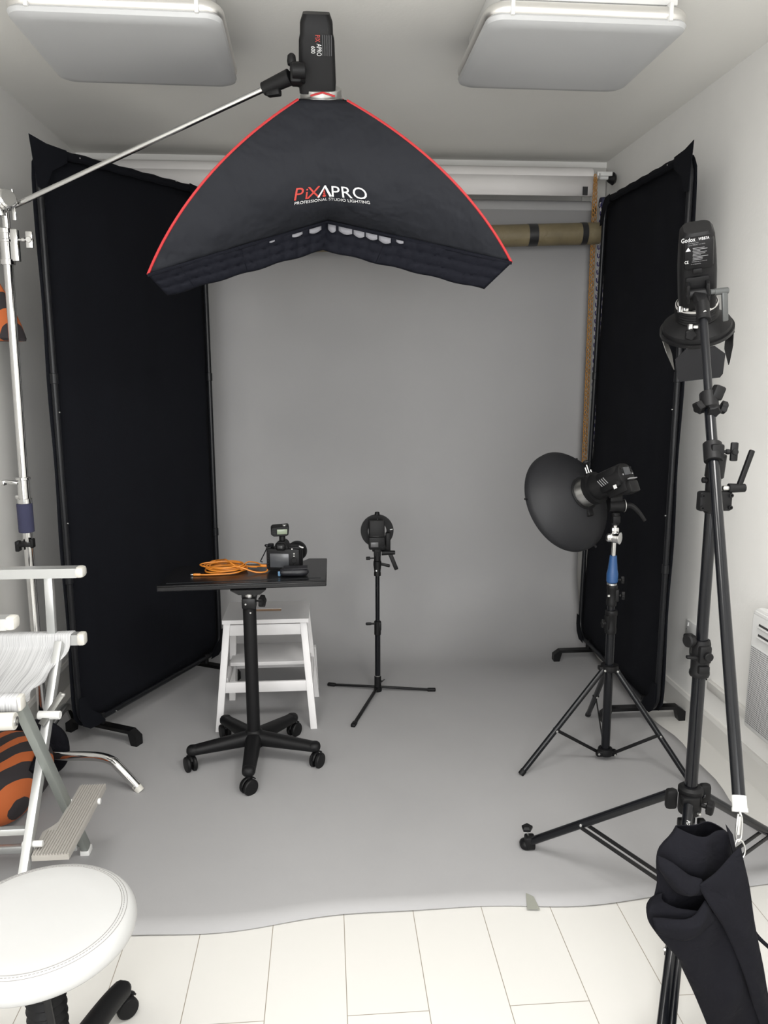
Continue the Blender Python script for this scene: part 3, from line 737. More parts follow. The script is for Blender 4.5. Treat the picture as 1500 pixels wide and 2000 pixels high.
for y, z in ((1.991, .742), (1.985, .748), (1.955, .748), (1.949, .742), (1.949, .712)): rows.append([(p[0]+.002, y, z) for p in rows[-1]])
sheet(b, rows); obj('seat', b, SEATM, t, solid=.003, angle=70)
b = nb(); box(b, ((XF+XB)/2, 2.05, .315), (XF-XB, .02, .02), None, .003); obj('stretcher', b, ALU, t)
b = nb(); box(b, ((XF+XB)/2, 2.37, .055), (XF-XB, .02, .025), None, .003); obj('stretcher', b, ALU, t)
b = nb(); bar(b, (-.797, 2.265, .627), (-.845, 2.205, .555), .004, .020, up=(1, 0, 0)); obj('folding_link', b, mat('dull_steel', (.16, .16, .15), .4, .5), t)
b = nb(); cyl(b, (-.86, 2.23, .575), (-.795, 2.225, .575), .0125); obj('pivot', b, WHITEPL, t)
b = nb(); cyl(b, (-.855, 2.03, .285), (-.80, 2.03, .285), .009); obj('pivot', b, WHITEPL, t)
for yy, zz in ((2.262, .622), (2.30, .215)):
    b = nb(); cyl(b, (-.80, yy, zz), (-.790, yy, zz), .006); obj('rivet', b, STEEL, t)
# ribbed footrest with a wider near end
out = [(-.722, 2.37), (-.722, 2.0), (-.822, 2.0), (-.832, 2.115), (-.812, 2.145), (-.803, 2.165), (-.803, 2.37)]
b = nb(); prism(b, [(x, y, .252) for x, y in out], (0, 0, .016))
k = 0
x = -.818
while x < -.722:
    y1 = 2.37 if x > -.802 else 2.12
    bar(b, (x, 2.001, .2695), (x, y1-.001, .2695), .0035, .004, bev=0); x += .0078
obj('footrest', b, FOOTM, t)
for pa, pb in ((-.825, -.80), (-.722, -.714)):
    b = nb(); cyl(b, (pa, 2.28, .262), (pb, 2.28, .262), .0095); obj('pivot', b, WHITEPL, t)
b = nb(); rows = []
for i in range(9):
    v = i/8; rows.append([(-.84-.36*j/14 - .03*v*(1-j/14), 1.928+.012*math.sin(v*PI)+.006*math.sin(j*1.3+v*4), .715-.12*v-.05*v*(j/14)+.03*v*math.sin(j*.5)) for j in range(15)])
sheet(b, rows); obj('side_pouch', b, BAGW, t, solid=.004)
b = nb(); cyl(b, (-1.2, 1.925, .695), (-.80, 1.925, .697), .0225); obj('side_tube', b, CREAM, t)
b = nb(); ringtube(b, (-.801, 1.925, .697), (-.796, 1.925, .697), .012, .006, 20); obj('eyelet', b, STEEL, t)

# ------------------------------------------------------------------ round stool in the foreground
cx, cy = -0.588, 1.44
t = thing('round_stool', 'round white padded stool on castors in the left foreground', 'stool', (cx, cy, 0))
b = nb(); R = .187
lathe(b, (cx, cy, 0), (0, 0, 1), [(0, .447), (R-.022, .447), (R-.010, .450), (R-.003, .457), (R, .468), (R-.001, .478), (R-.006, .489), (R-.014, .4965), (R-.03, .5005), (R*.6, .5035), (0, .505)], 72); seat = obj('seat', b, LEATHER, t, angle=60)
b = nb()
for rr, zz, dash in ((R-.024, .4995, True), (R-.0285, .5007, False), (R-.018, .498, False)):
    n = 300
    if dash:
        for k in range(0, n, 2): tube(b, [(cx+rr*math.cos(2*PI*(k+f)/n), cy+rr*math.sin(2*PI*(k+f)/n), zz) for f in (0, .6, 1.3)], .0006, 4)
    else: tube(b, [(cx+rr*math.cos(2*PI*k/n), cy+rr*math.sin(2*PI*k/n), zz) for k in range(n)], .0006, 4, closed=True)
o = obj('stitching', b, STITCH, seat); o['kind'] = 'stuff'
b = nb(); prof = []
for k in range(14): prof += [(.030, .14+k*.0205), (.040, .15+k*.0205)]
lathe(b, (cx, cy, 0), (0, 0, 1), [(0, .135)]+prof+[(.03, .43), (0, .43)], 32); obj('bellows', b, BLKM, t)
b = nb(); bar(b, (cx+.012, cy-.045, .44), (cx+.030, cy-.04, .20), .014, .008, up=(0, 1, 0)); obj('height_lever', b, BLK, t)
b = nb(); cyl(b, (cx, cy, .445), (cx, cy, .425), .10, .09); obj('seat_plate', b, BLK, t)
b = nb(); cyl(b, (cx, cy, .06), (cx, cy, .14), .045, .035); obj('hub', b, BLKM, t)
def caster(parent, x, y, ang, r=.026, m=None, name='caster'):
    """twin-wheel castor with a hood; ang = wheel axle heading."""
    a = V((math.cos(ang), math.sin(ang), 0)); f = V((-a.y, a.x, 0)); c = V((x, y, r)); m = m or BLKM
    b = nb(); lathe(b, c-a*.022, a, [(0, 0), (r*.5, 0), (r*.9, .001), (r, .005), (r, .013), (r*.9, .0165), (0, .0165)], 28)
    lathe(b, c+a*.0055, a, [(0, 0), (r*.9, 0), (r, .0035), (r, .0115), (r*.9, .0155), (r*.5, .0165), (0, .0165)], 28)
    cyl(b, c-a*.02, c+a*.02, .006); w_ = obj(name, b, m, parent)
    b = nb(); hood = []
    for k in range(13):
        th = PI*(0.08+0.72*k/12); p = c + f*math.cos(th)*(r+.004) + V((0, 0, math.sin(th)*(r+.004))); hood.append(p)
    sheet(b, [[p-a*.006 for p in hood], [p+a*.006 for p in hood]]); cyl(b, c+V((0, 0, r*.9)), c+V((0, 0, r*1.0+.022)), .006)
    obj('castor_hood', b, m, w_, solid=.004, offs=0)
    return w_
for k in range(5):
    a = math.radians(76+72*k); d = V((math.cos(a), math.sin(a), 0)); c0 = V((cx, cy, 0))
    e = c0 + d*.285
    b = nb(); pts = smooth_path([c0+d*.02+V((0, 0, .105)), c0+d*.12+V((0, 0, .104)), c0+d*.22+V((0, 0, .094)), e+V((0, 0, .080))], 5)
    tube(b, pts, lambda u: .030-.006*u, 14)
    blob(b, e+V((0, 0, .078)), (.022, .022, .020), 10, 14); obj('base_arm', b, BLKM, t)
    caster(t, e.x+d.x*.012, e.y+d.y*.012, a+.9, .027, name='castor')

# ------------------------------------------------------------------ rolling table
tx, ty = -0.312, 3.012
t = thing('rolling_table', 'black height-adjustable table on five castors, holding the camera and orange cable', 'table', (tx, ty, 0))
out = [(-.668, 2.992), (-.006, 3.026), (-.002, 3.425), (-.085, 3.43), (-.125, 3.36), (-.655, 3.325)]
b = nb(); prism(b, [(x, y, .728) for x, y in out], (0, 0, .020)); tt = obj('tabletop', b, TABLE, t, bevel=.004)
b = nb(); bar(b, (-.666, 2.996, .7495), (-.010, 3.030, .7495), .010, .007, bev=.002); obj('front_lip', b, BLK, tt)
b = nb(); bar(b, (-.64, 3.045, .7488), (-.03, 3.085, .7488), .0025, .0016, bev=0); obj('groove_line', b, BLKF, tt)
b = nb(); prism(b, [(-.385, 2.995, .727), (-.245, 2.995, .727), (-.268, 2.995, .708), (-.352, 2.995, .708)], (0, .12, 0)); box(b, (tx, ty+.02, .700), (.06, .06, .02), None, .004); obj('mount_plate', b, BLK, t)
b = nb(); cyl(b, (tx, ty, .66), (tx, ty, .71), .019); obj('inner_column', b, STEEL, t)
b = nb(); cyl(b, (tx, ty, .11), (tx-.001, ty, .688), .0265, n=32); obj('column', b, BLKM, t)
b = nb(); box(b, (tx, ty-.006, .675), (.056, .056, .046), None, .008); obj('collar', b, BLK, t)
b = nb(); knob(b, (tx+.022, ty-.016, .684), (1, -.35, 0), r=.023, l=.020, stem=.022); obj('clamp_knob', b, BLKM, t)
for dx, dz in ((-.012, .675), (.006, .640)):
    b = nb(); cyl(b, (tx+dx, ty-.022-.012, dz), (tx+dx, ty-.037, dz), .0038, n=12); obj('rivet', b, STEEL, t)
b = nb(); lathe(b, (tx, ty, 0), (0, 0, 1), [(0, .062), (.040, .066), (.046, .09), (.042, .115), (.033, .13), (.028, .135), (0, .135)], 36); obj('hub', b, BLKM, t)
CP = [(-.559, 2.936, 0.5), (-.31, 2.745, 2.3), (-.054, 2.93, 2.6), (-.157, 3.215, 2.5), (-.458, 3.218, 0.4)]
for x, y, ax in CP:
    d = V((x-tx, y-ty, 0)); L = d.length; d.normalize(); c0 = V((tx, ty, 0)); e = c0 + d*(L-.012)
    b = nb(); rows = []; nrm = V((-d.y, d.x, 0))
    for i in range(13):
        u = i/12; c = c0 + d*(.02+(L-.032)*u); hw = .033-.007*u; ht = .130-.024*u; hb = .068-.000*u
        rows.append([c+nrm*hw*math.cos(q)*1.0 + V((0, 0, (ht+hb)/2+(ht-hb)/2*math.copysign(abs(math.sin(q))**.7, math.sin(q)))) for q in [2*PI*k/16 for k in range(16)]])
    g = [[b.verts.new(p) for p in r] for r in rows]
    for A, B in zip(g[:-1], g[1:]):
        for k in range(16): b.faces.new((A[k], A[(k+1) % 16], B[(k+1) % 16], B[k]))
    b.faces.new(g[0][::-1]); b.faces.new(g[-1]); blob(b, e+V((0, 0, .088)), (.026, .026, .0205), 10, 16); obj('base_arm', b, BLKM, t)
    caster(t, x, y, ax, .0315, name='castor')

# ------------------------------------------------------------------ camera body, trigger, pouch, cable on the table
cb = V((-.182, 3.215, .7485)); ca = math.radians(-9); Rc = Matrix.Rotation(ca, 3, 'Z')
def CPt(x, y, z): return cb + Rc @ V((x, y, z))
t = thing('camera', 'black camera standing on the rolling table beside the orange cable', 'camera', tuple(cb))
b = nb(); box(b, CPt(0, 0, .052), (.142, .058, .096), Rc, .010); box(b, CPt(.058, .022, .052), (.030, .05, .088), Rc, .012); box(b, CPt(-.062, 0, .098), (.022, .04, .014), Rc, .004)
box(b, CPt(.045, 0.005, .100), (.05, .045, .014), Rc, .006); body = obj('body', b, BLKM, t)
b = nb(); prism(b, [CPt(-.038, -.028, .098), CPt(-.030, -.028, .122), CPt(-.018, -.028, .130), CPt(.006, -.028, .130), CPt(.014, -.028, .122), CPt(.024, -.028, .098)], Rc @ V((0, .062, 0))); box(b, CPt(-.006, -.036, .110), (.038, .022, .028), Rc, .005); obj('prism_housing', b, BLKM, t, bevel=.003)
b = nb(); box(b, CPt(-.006, -.048, .110), (.022, .006, .014), Rc, .002); obj('eyepiece', b, TAPE, t)
b = nb(); box(b, CPt(-.014, -.0305, .050), (.080, .004, .060), Rc, .002); obj('screen', b, LCDD, t)
b = nb(); a = Rc @ V((0.15, 1, 0)); lathe(b, CPt(.02, .028, .060), a, [(0, 0), (.038, 0), (.040, .02), (.040, .05), (.043, .055), (.043, .095), (.040, .10), (.034, .10), (.030, .088), (0, .085)], 36); obj('lens', b, BLKM, t)
for i in range(6):
    b = nb(); q = CPt(-.064, -.028, .024+i*.0115); cyl(b, q, q-Rc @ V((0, .003, 0)), .0036, n=12); bt = obj('button', b, BLK, body)
b = nb(); q = CPt(.048, -.029, .052); cyl(b, q, q-Rc @ V((0, .005, 0)), .011, n=24); obj('dial_pad', b, BLK, body)
for x, z in ((.048, .080), (.048, .070), (.048, .034), (.04, .100)):
    b = nb(); q = CPt(x, -.029, z); cyl(b, q, q-Rc @ V((0, .003, 0)), .0035, n=12); obj('button', b, STEEL if z > .06 else BLK, body)
b = nb(); q = CPt(-.055, -.005, .104); cyl(b, q, q+V((0, 0, .012)), .013, n=24); obj('mode_dial', b, BLK, t)
b = nb(); tube(b, smooth_path([CPt(-.072, 0, .10), CPt(-.078, -.01, .108), CPt(-.07, -.025, .115), CPt(-.045, -.03, .112)], 5), .0028, 6)
tube(b, smooth_path([CPt(-.074, 0, .095), CPt(-.082, -.01, .075), CPt(-.094, -.02, .05), CPt(-.096, -.02, .042), CPt(-.088, -.02, .040)], 5), .0022, 6); obj('strap_loop', b, COTTON, t)
b = nb(); q = CPt(.074, -.005, .104); box(b, q, (.02, .006, .005), Rc @ Matrix.Rotation(.3, 3, 'Y')); obj('strap_lug', b, STEEL, t)
t = thing('flash_trigger', 'black radio trigger with green screen mounted on top of the camera', 'flash trigger', tuple(CPt(-.006, 0, .13)))
b = nb(); cyl(b, CPt(-.006, -.002, .130), CPt(-.006, -.002, .150), .013, n=20); box(b, CPt(-.006, -.002, .133), (.020, .018, .005), Rc, .001); obj('hot_shoe_foot', b, BLKM, t)
Rt = Rc @ Matrix.Rotation(math.radians(14), 3, 'Z')
def TP(x, y, z): return CPt(-.012, .004, .170) + Rt @ V((x, y, z))
b = nb(); prism(b, [TP(-.042, -.018, .010), TP(-.036, -.018, .018), TP(.030, -.018, .022), TP(.034, -.018, .016), TP(.030, -.018, -.016), TP(.020, -.018, -.021), TP(-.032, -.018, -.021), TP(-.042, -.018, -.012)], Rt @ V((0, .05, 0.004))); obj('housing', b, BLKM, t, bevel=.003)
b = nb(); box(b, TP(.004, -.0185, -.001), (.042, .002, .021), Rt, .0008); obj('lcd', b, LCD, t, label='pale green screen')
for i in range(3):
    for j in range(2):
        b = nb(); box(b, TP(-.034+j*.0085, -.0185, -.009+i*.009), (.0055, .003, .0045), Rt, .001); obj('button', b, BLKF, t)
b = nb(); cyl(b, TP(.014, .0, .018), TP(.014, .0, .026), .010, n=20); obj('selector', b, STEEL, t)
t = thing('lens_pouch', 'small black soft pouch with a blue tag lying in front of the camera', 'pouch', (-.138, 3.128, .748))
b = nb(); blob(b, (-.138, 3.125, .7655), (.060, .028, .0175), fn=lambda v: V((math.copysign(abs(v.x)**.55, v.x), v.y*(1+.06*math.sin(v.x*7)), v.z*(1+.06*math.sin(v.x*5))))); obj('body', b, POUCHM, t)
b = nb(); box(b, (-.132, 3.122, .784), (.098, .036, .004), Matrix.Rotation(.15, 3, 'X'), .0015); obj('flap', b, POUCHM, t)
b = nb(); box(b, (-.199, 3.115, .7605), (.010, .010, .020), Matrix.Rotation(.3, 3, 'Z'), .003); obj('tag', b, mat('blue_tag', (0.091, 0.182, 0.294), .6), t, label='blue and white tag')
t = thing('tether_cable', 'coiled orange cable on the rolling table, plugged into the camera', 'cable', (-.43, 3.27, .749))
pts = []; rnd = random.Random(3)
turns = 8
c0 = V((-.435, 3.235, 0))
for k in range(turns*16):
    a = 2*PI*k/16; tn = k/16
    rx = .082+.012*math.sin(tn*2.1+1)+rnd.uniform(-.002, .002); ry = .060+.018*math.sin(tn*1.7); ph = -.25+.18*math.sin(tn*1.3)
    x = rx*math.cos(a); y = ry*math.sin(a)
    pts.append((c0.x+.01*math.sin(tn*2.7)+x*math.cos(ph)-y*math.sin(ph), c0.y+.008*math.cos(tn*1.9)+x*math.sin(ph)+y*math.cos(ph), .7525+.0030*tn+.003*math.sin(a*1.0+tn)))
pts += [(-.36, 3.17, .777), (-.33, 3.17, .765), (-.295, 3.165, .7555), (-.262, 3.175, .7535), (-.252, 3.20, .755), (-.254, 3.215, .77)]
pre = [(-.53, 3.155, .753), (-.50, 3.15, .753), (-.44, 3.155, .753), (-.39, 3.17, .753)]
b = nb(); tube(b, smooth_path(pre+pts, 2), .0031, 8); obj('coil', b, ORANGE, t)
b = nb(); tube(b, smooth_path([(-.50, 3.33, .753), (-.512, 3.36, .756), (-.49, 3.385, .757), (-.45, 3.32, .775), (-.43, 3.25, .792), (-.40, 3.20, .787), (-.37, 3.185, .768)], 6), .0031, 8)
tube(b, smooth_path([(-.49, 3.385, .757), (-.43, 3.31, .762), (-.37, 3.27, .76), (-.31, 3.26, .757), (-.275, 3.235, .765), (-.262, 3.225, .772)], 6), .0031, 8)
tube(b, smooth_path([(-.275, 3.235, .765), (-.30, 3.27, .77), (-.34, 3.30, .768), (-.355, 3.29, .76), (-.335, 3.26, .757), (-.30, 3.25, .757)], 6), .0031, 8); obj('loose_loop', b, ORANGE, t)
b = nb(); bar(b, (-.553, 3.157, .7535), (-.522, 3.155, .7535), .011, .009, bev=.003); obj('plug', b, ORANGE, t)
b = nb(); bar(b, (-.563, 3.158, .7535), (-.553, 3.157, .7535), .008, .005, bev=.001); obj('plug_tip', b, STEEL, t)
b = nb(); bar(b, (-.282, 3.222, .770), (-.256, 3.216, .770), .010, .010, bev=.002); obj('plug', b, ORANGE, t)

# ------------------------------------------------------------------ white step stool
t = thing('step_stool', 'white painted wooden step stool behind the rolling table', 'step stool', (-.27, 3.45, 0))
FLf, FRf, RLf, RRf = V((-.492, 3.282, 0)), V((-.072, 3.282, 0)), V((-.472, 3.62, 0)), V((-.066, 3.632, 0))
tops = [V((-.448, 3.352, .482)), V((-.112, 3.352, .482)), V((-.442, 3.545, .482)), V((-.105, 3.55, .482))]
for f, tp in zip((FLf, FRf, RLf, RRf), tops):
    b = nb(); bar(b, f, tp, .030, .032, up=(0, 1, 0), bev=.002)
    for v in b.verts:
        if v.co.z < .02: v.co.z = 0.0045
    obj('leg', b, WOOD, t)
b = nb(); z0 = .484; xl, xr, ya, yb = -.466, -.088, 3.315, 3.595
vs_out = [(xl, ya), (xr, ya), (xr, yb), (xl, yb)]; sl = [(-.345, 3.438), (-.215, 3.438), (-.215, 3.478), (-.345, 3.478)]
for lo, hi in (((xl, ya), (xr, sl[0][1])), ((xl, sl[2][1]), (xr, yb)), ((xl, sl[0][1]), (sl[0][0], sl[2][1])), ((sl[1][0], sl[0][1]), (xr, sl[2][1]))):
    box(b, ((lo[0]+hi[0])/2, (lo[1]+hi[1])/2, z0+.009), (hi[0]-lo[0], hi[1]-lo[1], .018))
top = obj('top_board', b, WOOD, t)
b = nb()
for y, hh in ((3.4535, .003), (3.4765, .003)): box(b, (-.28, y, z0+.0085), (.130, .003, .016))
obj('handle_slot', b, WOODI, top, label='bare wood edge of the handle slot')
b = nb(); bar(b, (-.45, 3.345, .448), (-.11, 3.345, .448), .016, .050); obj('apron', b, WOOD, t)
b = nb(); bar(b, (-.445, 3.55, .448), (-.11, 3.553, .448), .016, .050); obj('apron', b, WOOD, t)
b = nb(); bar(b, (-.478, 3.308, .195), (-.083, 3.308, .195), .016, .048); obj('rail', b, WOOD, t)
b = nb(); bar(b, (-.462, 3.60, .19), (-.078, 3.60, .19), .016, .040); obj('rail', b, WOOD, t)
for xx, s in ((-.465, 1), (-.078, -1)):
    b = nb(); bar(b, (xx+s*.005, 3.335, .205), (xx, 3.73, .205), .016, .045); obj('side_rail', b, WOOD, t)
    b = nb(); bar(b, (xx-s*.01, 3.74, .005), (xx, 3.70, .235), .028, .030, up=(0, 1, 0), bev=.002); obj('leg', b, WOOD, t)
b = nb(); box(b, (-.272, 3.60, .239), (.372, .26, .018), None, .002); obj('step_board', b, WOOD, t)

# ------------------------------------------------------------------ small light stand with speed light (middle)
mx, my = .24, 3.66
t = thing('light_stand', 'small black light stand standing alone in front of the grey backdrop', 'light stand', (mx, my, 0))
for nm, z0, z1, r in (('lower_pole', .03, .36, .0135), ('upper_pole', .30, .64, .0105)):
    b = nb(); cyl(b, (mx, my, z0), (mx, my, z1), r); obj(nm, b, BLKG, t)
b = nb(); cyl(b, (mx, my, .012), (mx, my, .085), .017); cyl(b, (mx, my, .006), (mx, my, .03), .020); wing(b, (mx+.012, my-.01, .062), (1, -.3, 0), (.7, 0, .6), l=.008, w=.03, t=.006, stem=.006, sr=.003); obj('hub', b, BLKM, t)
b = nb(); cyl(b, (mx, my, .085), (mx, my, .089), .0145); obj('seam_ring', b, STEEL, t)
b = nb(); cyl(b, (mx, my, .30), (mx, my, .37), .0165); box(b, (mx+.008, my, .345), (.02, .03, .045), None, .005); cyl(b, (mx-.04, my-.005, .358), (mx-.01, my-.005, .358), .005); box(b, (mx-.044, my-.005, .358), (.03, .012, .014), None, .005); obj('middle_collar', b, BLKM, t)
b = nb(); lathe(b, (mx, my, 0), (0, 0, 1), [(0, .60), (.017, .60), (.017, .615), (.015, .62), (.02, .655), (.019, .672), (.0, .674)], 24); bar(b, (mx+.015, my-.01, .66), (mx+.06, my-.015, .650), .012, .014, bev=.004); obj('top_collar', b, BLKM, t)
b = nb(); cyl(b, (mx-.006, my-.0165, .628), (mx-.006, my-.0185, .628), .004, n=12); obj('rivet', b, STEEL, t)
for ex, ey in ((.012, 3.745), (.506, 3.64), (.108, 3.285)):
    d = V((ex-mx, ey-my, 0)).normalized(); b = nb()
    bar(b, V((mx, my, .028))+d*.01, (ex, ey, .012), .015, .009, bev=.002); lg = obj('leg', b, BLK, t)
    b = nb(); bar(b, V((ex, ey, .0125))-d*.02, V((ex, ey, .0125))+d*.022, .022, .0155, bev=.005); obj('rubber_foot', b, BLKM, lg)
t = thing('flash_bracket', 'round black flash bracket with tilting handle on the small stand', 'bracket', (mx, my, .674))
b = nb(); cyl(b, (mx, my, .674), (mx, my, .72), .0165); box(b, (mx, my, .718), (.034, .03, .045), None, .005); box(b, (mx, my, .735), (.05, .02, .03), None, .004); box(b, (mx+.052, my+.012, .765), (.024, .03, .09), None, .005); bar(b, (mx, my, .735), (mx+.055, my+.01, .735), .02, .02); obj('clamp_body', b, BLKM, t)
b = nb(); cyl(b, (mx-.055, my-.005, .688), (mx-.035, my-.005, .688), .008); cyl(b, (mx-.04, my-.005, .688), (mx-.01, my-.005, .688), .0035); obj('screw_knob', b, BLKM, t)
b = nb(); cyl(b, (mx+.02, my-.01, .715), (mx+.085, my-.015, .716), .013, .010); bar(b, (mx+.06, my-.012, .712), (mx+.092, my-.02, .632), .02, .014, up=(0, 1, 0), bev=.005); obj('handle', b, BLKM, t)
rc = V((mx+.002, my+.045, .813)); b = nb(); ringtube(b, rc-V((0, .008, 0)), rc+V((0, .008, 0)), .080, .047, 56); ringtube(b, rc-V((0, .014, 0)), rc-V((0, .006, 0)), .052, .045, 48); obj('ring', b, BLKM, t)
b = nb(); cyl(b, rc+V((0, -.008, .078)), rc+V((0, -.008, .094)), .013, .011, n=20); box(b, rc+V((0, -.02, .03)), (.06, .02, .05), None, .004); obj('top_clamp', b, BLKM, t)
for dx, h0, h1 in ((-.026, .032, .056), (0, .036, .064), (.027, .032, .056)):
    b = nb(); cyl(b, rc+V((dx, -.030, h0)), rc+V((dx, -.030, h1)), .0022, n=10); obj('rod', b, STEEL, t)
b = nb(); box(b, rc+V((.068, -.0145, .008)), (.013, .001, .004), Matrix.Rotation(-.15, 3, 'Y')); obj('mark', b, WHP, t)
t = thing('speedlight', 'black battery flash clamped in the round bracket on the small stand', 'flash', (mx, my-.02, .74))
b = nb(); box(b, (mx-.004, my-.02, .768), (.078, .045, .062), None, .007); obj('control_body', b, BLKM, t)
b = nb(); box(b, (mx-.004, my-.012, .836), (.074, .07, .082), Matrix.Rotation(-.12, 3, 'X'), .007); obj('head', b, BLKM, t)
b = nb(); box(b, (mx-.016, my-.0428, .762), (.036, .002, .024), None, .001); obj('lcd', b, mat('lcd_grey', (0.07, 0.07, 0.0735), .3), t, label='grey screen')
for dx, dz in ((.014, .78), (.024, .78), (.014, .752), (.022, .748), (.03, .752)):
    b = nb(); cyl(b, (mx+dx, my-.042, dz), (mx+dx, my-.0445, dz), .0032, n=12); obj('button', b, BLKF, t)
b = nb(); box(b, (mx-.010, my-.050, .806), (.030, .001, .002), None); obj('badge_line', b, GRP, t)

# ------------------------------------------------------------------ dish light on its stand (right)
sx, sy = 1.118, 2.90
t = thing('light_stand', 'black light stand with blue collar carrying the dish light beside the right screen', 'light stand', (sx, sy, 0))
b = nb(); cyl(b, (sx+.008, sy, .035), (sx+.005, sy, .60), .0175); obj('lower_pole', b, BLKG, t)
b = nb(); cyl(b, (sx+.002, sy, .58), (sx, sy, .83), .0145); obj('middle_pole', b, BLKG, t)
def collar(parent, x, y, z0, z1, r, kd, ks=1.0, name='collar'):
    b = nb(); L = z1-z0
    lathe(b, (x, y, 0), (0, 0, 1), [(0, z0), (r, z0), (r*1.06, z0+.008), (r*1.06, z0+.02), (r, z0+.024), (r, z1-.022), (r*1.1, z1-.018), (r*1.1, z1-.004), (r*1.02, z1), (0, z1)], 28)
    k = V(kd).normalized(); c = V((x, y, (z0+z1)/2)); bar(b, c, c+k*(r+.008), .022, L*.6, bev=.004); cl = obj(name, b, BLKM, parent)
    b = nb(); wing(b, c+k*(r+.006), k, (0, 0, 1), l=.012*ks, w=.034*ks, t=.010*ks, stem=.012*ks, sr=.004); obj('wing_knob', b, BLKM, cl)
    return cl
collar(t, sx+.004, sy, .545, .64, .0215, (-1, -.5, 0), 1.0); collar(t, sx+.002, sy, .66, .745, .019, (1, -.4, 0), 1.0)
b = nb(); box(b, (sx-.018, sy-.02, .705), (.008, .004, .008)); obj('rivet', b, STEEL, t)
b = nb(); lathe(b, (sx, sy, 0), (0, 0, 1), [(0, .752), (.017, .752), (.022, .757), (.0225, .79), (.019, .805), (.0175, .82), (.015, .845), (.0135, .862), (0, .862)], 32); bc = obj('adapter_sleeve', b, BLUE, t, label='blue plastic sleeve')
b = nb(); ringtube(b, (sx, sy, .745), (sx, sy, .752), .0195, .01); obj('seam_ring', b, STEEL, t)
b = nb(); wing(b, (sx+.02, sy-.005, .765), (1, -.2, 0), (0, 0, 1), l=.012, w=.03, t=.009, stem=.014, sr=.0035); obj('wing_knob', b, BLKM, t)
b = nb(); cyl(b, (sx, sy, .86), (sx, sy, .985), .0085, n=18)
for p, q, r in (((sx-.004, sy, .935), (sx+.018, sy-.022, .935), .021),): lathe(b, p, V(q)-V(p), [(0, 0), (.017, 0), (.021, .004), (.021, .022), (.0235, .024), (.0235, .029), (.019, .031), (.009, .0315), (0, .0315)], 32)
box(b, (sx, sy, .962), (.03, .024, .03), None, .006); blob(b, (sx-.018, sy, .935), (.016, .014, .018), 10, 14); obj('swivel_joint', b, CHROME, t)
b = nb(); box(b, (sx, sy, .398), (.075, .03, .018), None, .004); lathe(b, (sx+.008, sy, 0), (0, 0, 1), [(0, .388), (.034, .388), (.036, .398), (.034, .412), (0, .412)], 28); obj('leg_hub', b, BLKM, t)
b = nb(); lathe(b, (sx+.008, sy, 0), (0, 0, 1), [(0, .025), (.03, .025), (.032, .035), (.028, .052), (0, .052)], 28); box(b, (sx+.008, sy-.012, .036), (.085, .025, .026), None, .006); obj('brace_hub', b, BLKM, t)
for ex, ey in ((.748, 2.795), (1.385, 2.672), (1.19, 3.30)):
    c0 = V((sx+.008, sy, .395)); f = V((ex, ey, .008)); d = (f-c0); d.z = 0; d.normalize(); h = c0 + d*.028
    b = nb(); cyl(b, f, h, .0112, n=18); lg = obj('leg', b, BLKG, t)
    b = nb(); cyl(b, f-(h-f).normalized()*.001, f+(h-f).normalized()*.022, .0125, n=18); obj('rubber_foot', b, BLKM, lg)
    m = f.lerp(h, .42); s = V((-d.y, d.x, 0))
    b = nb(); bar(b, V((sx+.008, sy, .038))+d*.032, m, .004, .013, up=(0, 0, 1), bev=.001); cyl(b, m-s*.014, m+s*.014, .006); obj('brace', b, BLK, t)
    for q in (h, V((sx+.008, sy, .038))+d*.036, m):
        b = nb(); cyl(b, q+V((0, -.017, 0)), q+V((0, -.0195, 0)), .0045, n=12); obj('rivet', b, STEEL, t)

A = V((-.445, .773, -.441)).normalized(); S = V((1.0475, 2.88, 1.1435))
t = thing('strobe', 'black battery strobe head with small screen behind the dish', 'strobe', tuple(S))
b = nb(); lathe(b, S, -A, [(0, -.075), (.048, -.075), (.050, -.07), (.050, 0.0), (.046, .01), (.046, .115), (.042, .128), (.030, .134), (0, .134)], 40)
x_, y_, a_ = frame(-A)
up = V((0, 0, 1)); up = (up - A*up.dot(A)).normalized(); sd = A.cross(up)
Rs = Matrix((sd, up, -A)).transposed()
def SP(x, y, z): return S + sd*x + up*y - A*z
box(b, SP(0, -.045, .085), (.06, .04, .095), Rs, .008); box(b, SP(-.0, .0, .07), (.088, .08, .10), Rs, .012); obj('housing', b, BLKM, t)
b = nb(); box(b, SP(0, -.052, .125), (.050, .045, .05), Rs, .007); obj('battery', b, BLK, t)
b = nb(); box(b, SP(0, .010, .135), (.034, .030, .003), Rs, .001); obj('lcd', b, LCDD, t)
for i in range(3):
    for s_ in (-1, 1):
        b = nb(); q = SP(s_*.026, .022-.012*i, .1335); cyl(b, q, q-A*.003, .003, n=12); obj('button', b, GRP if i == 2 else BLKF, t)
b = nb(); box(b, SP(0, -.024, .148), (.042, .004, .012), Rs, .001); obj('latch', b, GRP, t)
for i in range(4):
    sgn = 1 if sd.y < 0 else -1
    b = nb(); box(b, SP(sgn*.0452, -.002+.001*i, .035+.010*i), (.002, .030, .0028), Rs @ Matrix.Rotation(.5*sgn, 3, 'X')); obj('vent_slot', b, GRP, t)
b = nb(); box(b, SP(sgn*.0455, -.036, .098), (.002, .014, .014), Rs); obj('sticker', b, WHP, t, label='small white sticker')
b = nb(); tb = V((sx, sy, 1.06)); cyl(b, (sx, sy, .985), (sx, sy, 1.035), .016); box(b, (sx, sy-.002, 1.008), (.03, .034, .03), None, .004)
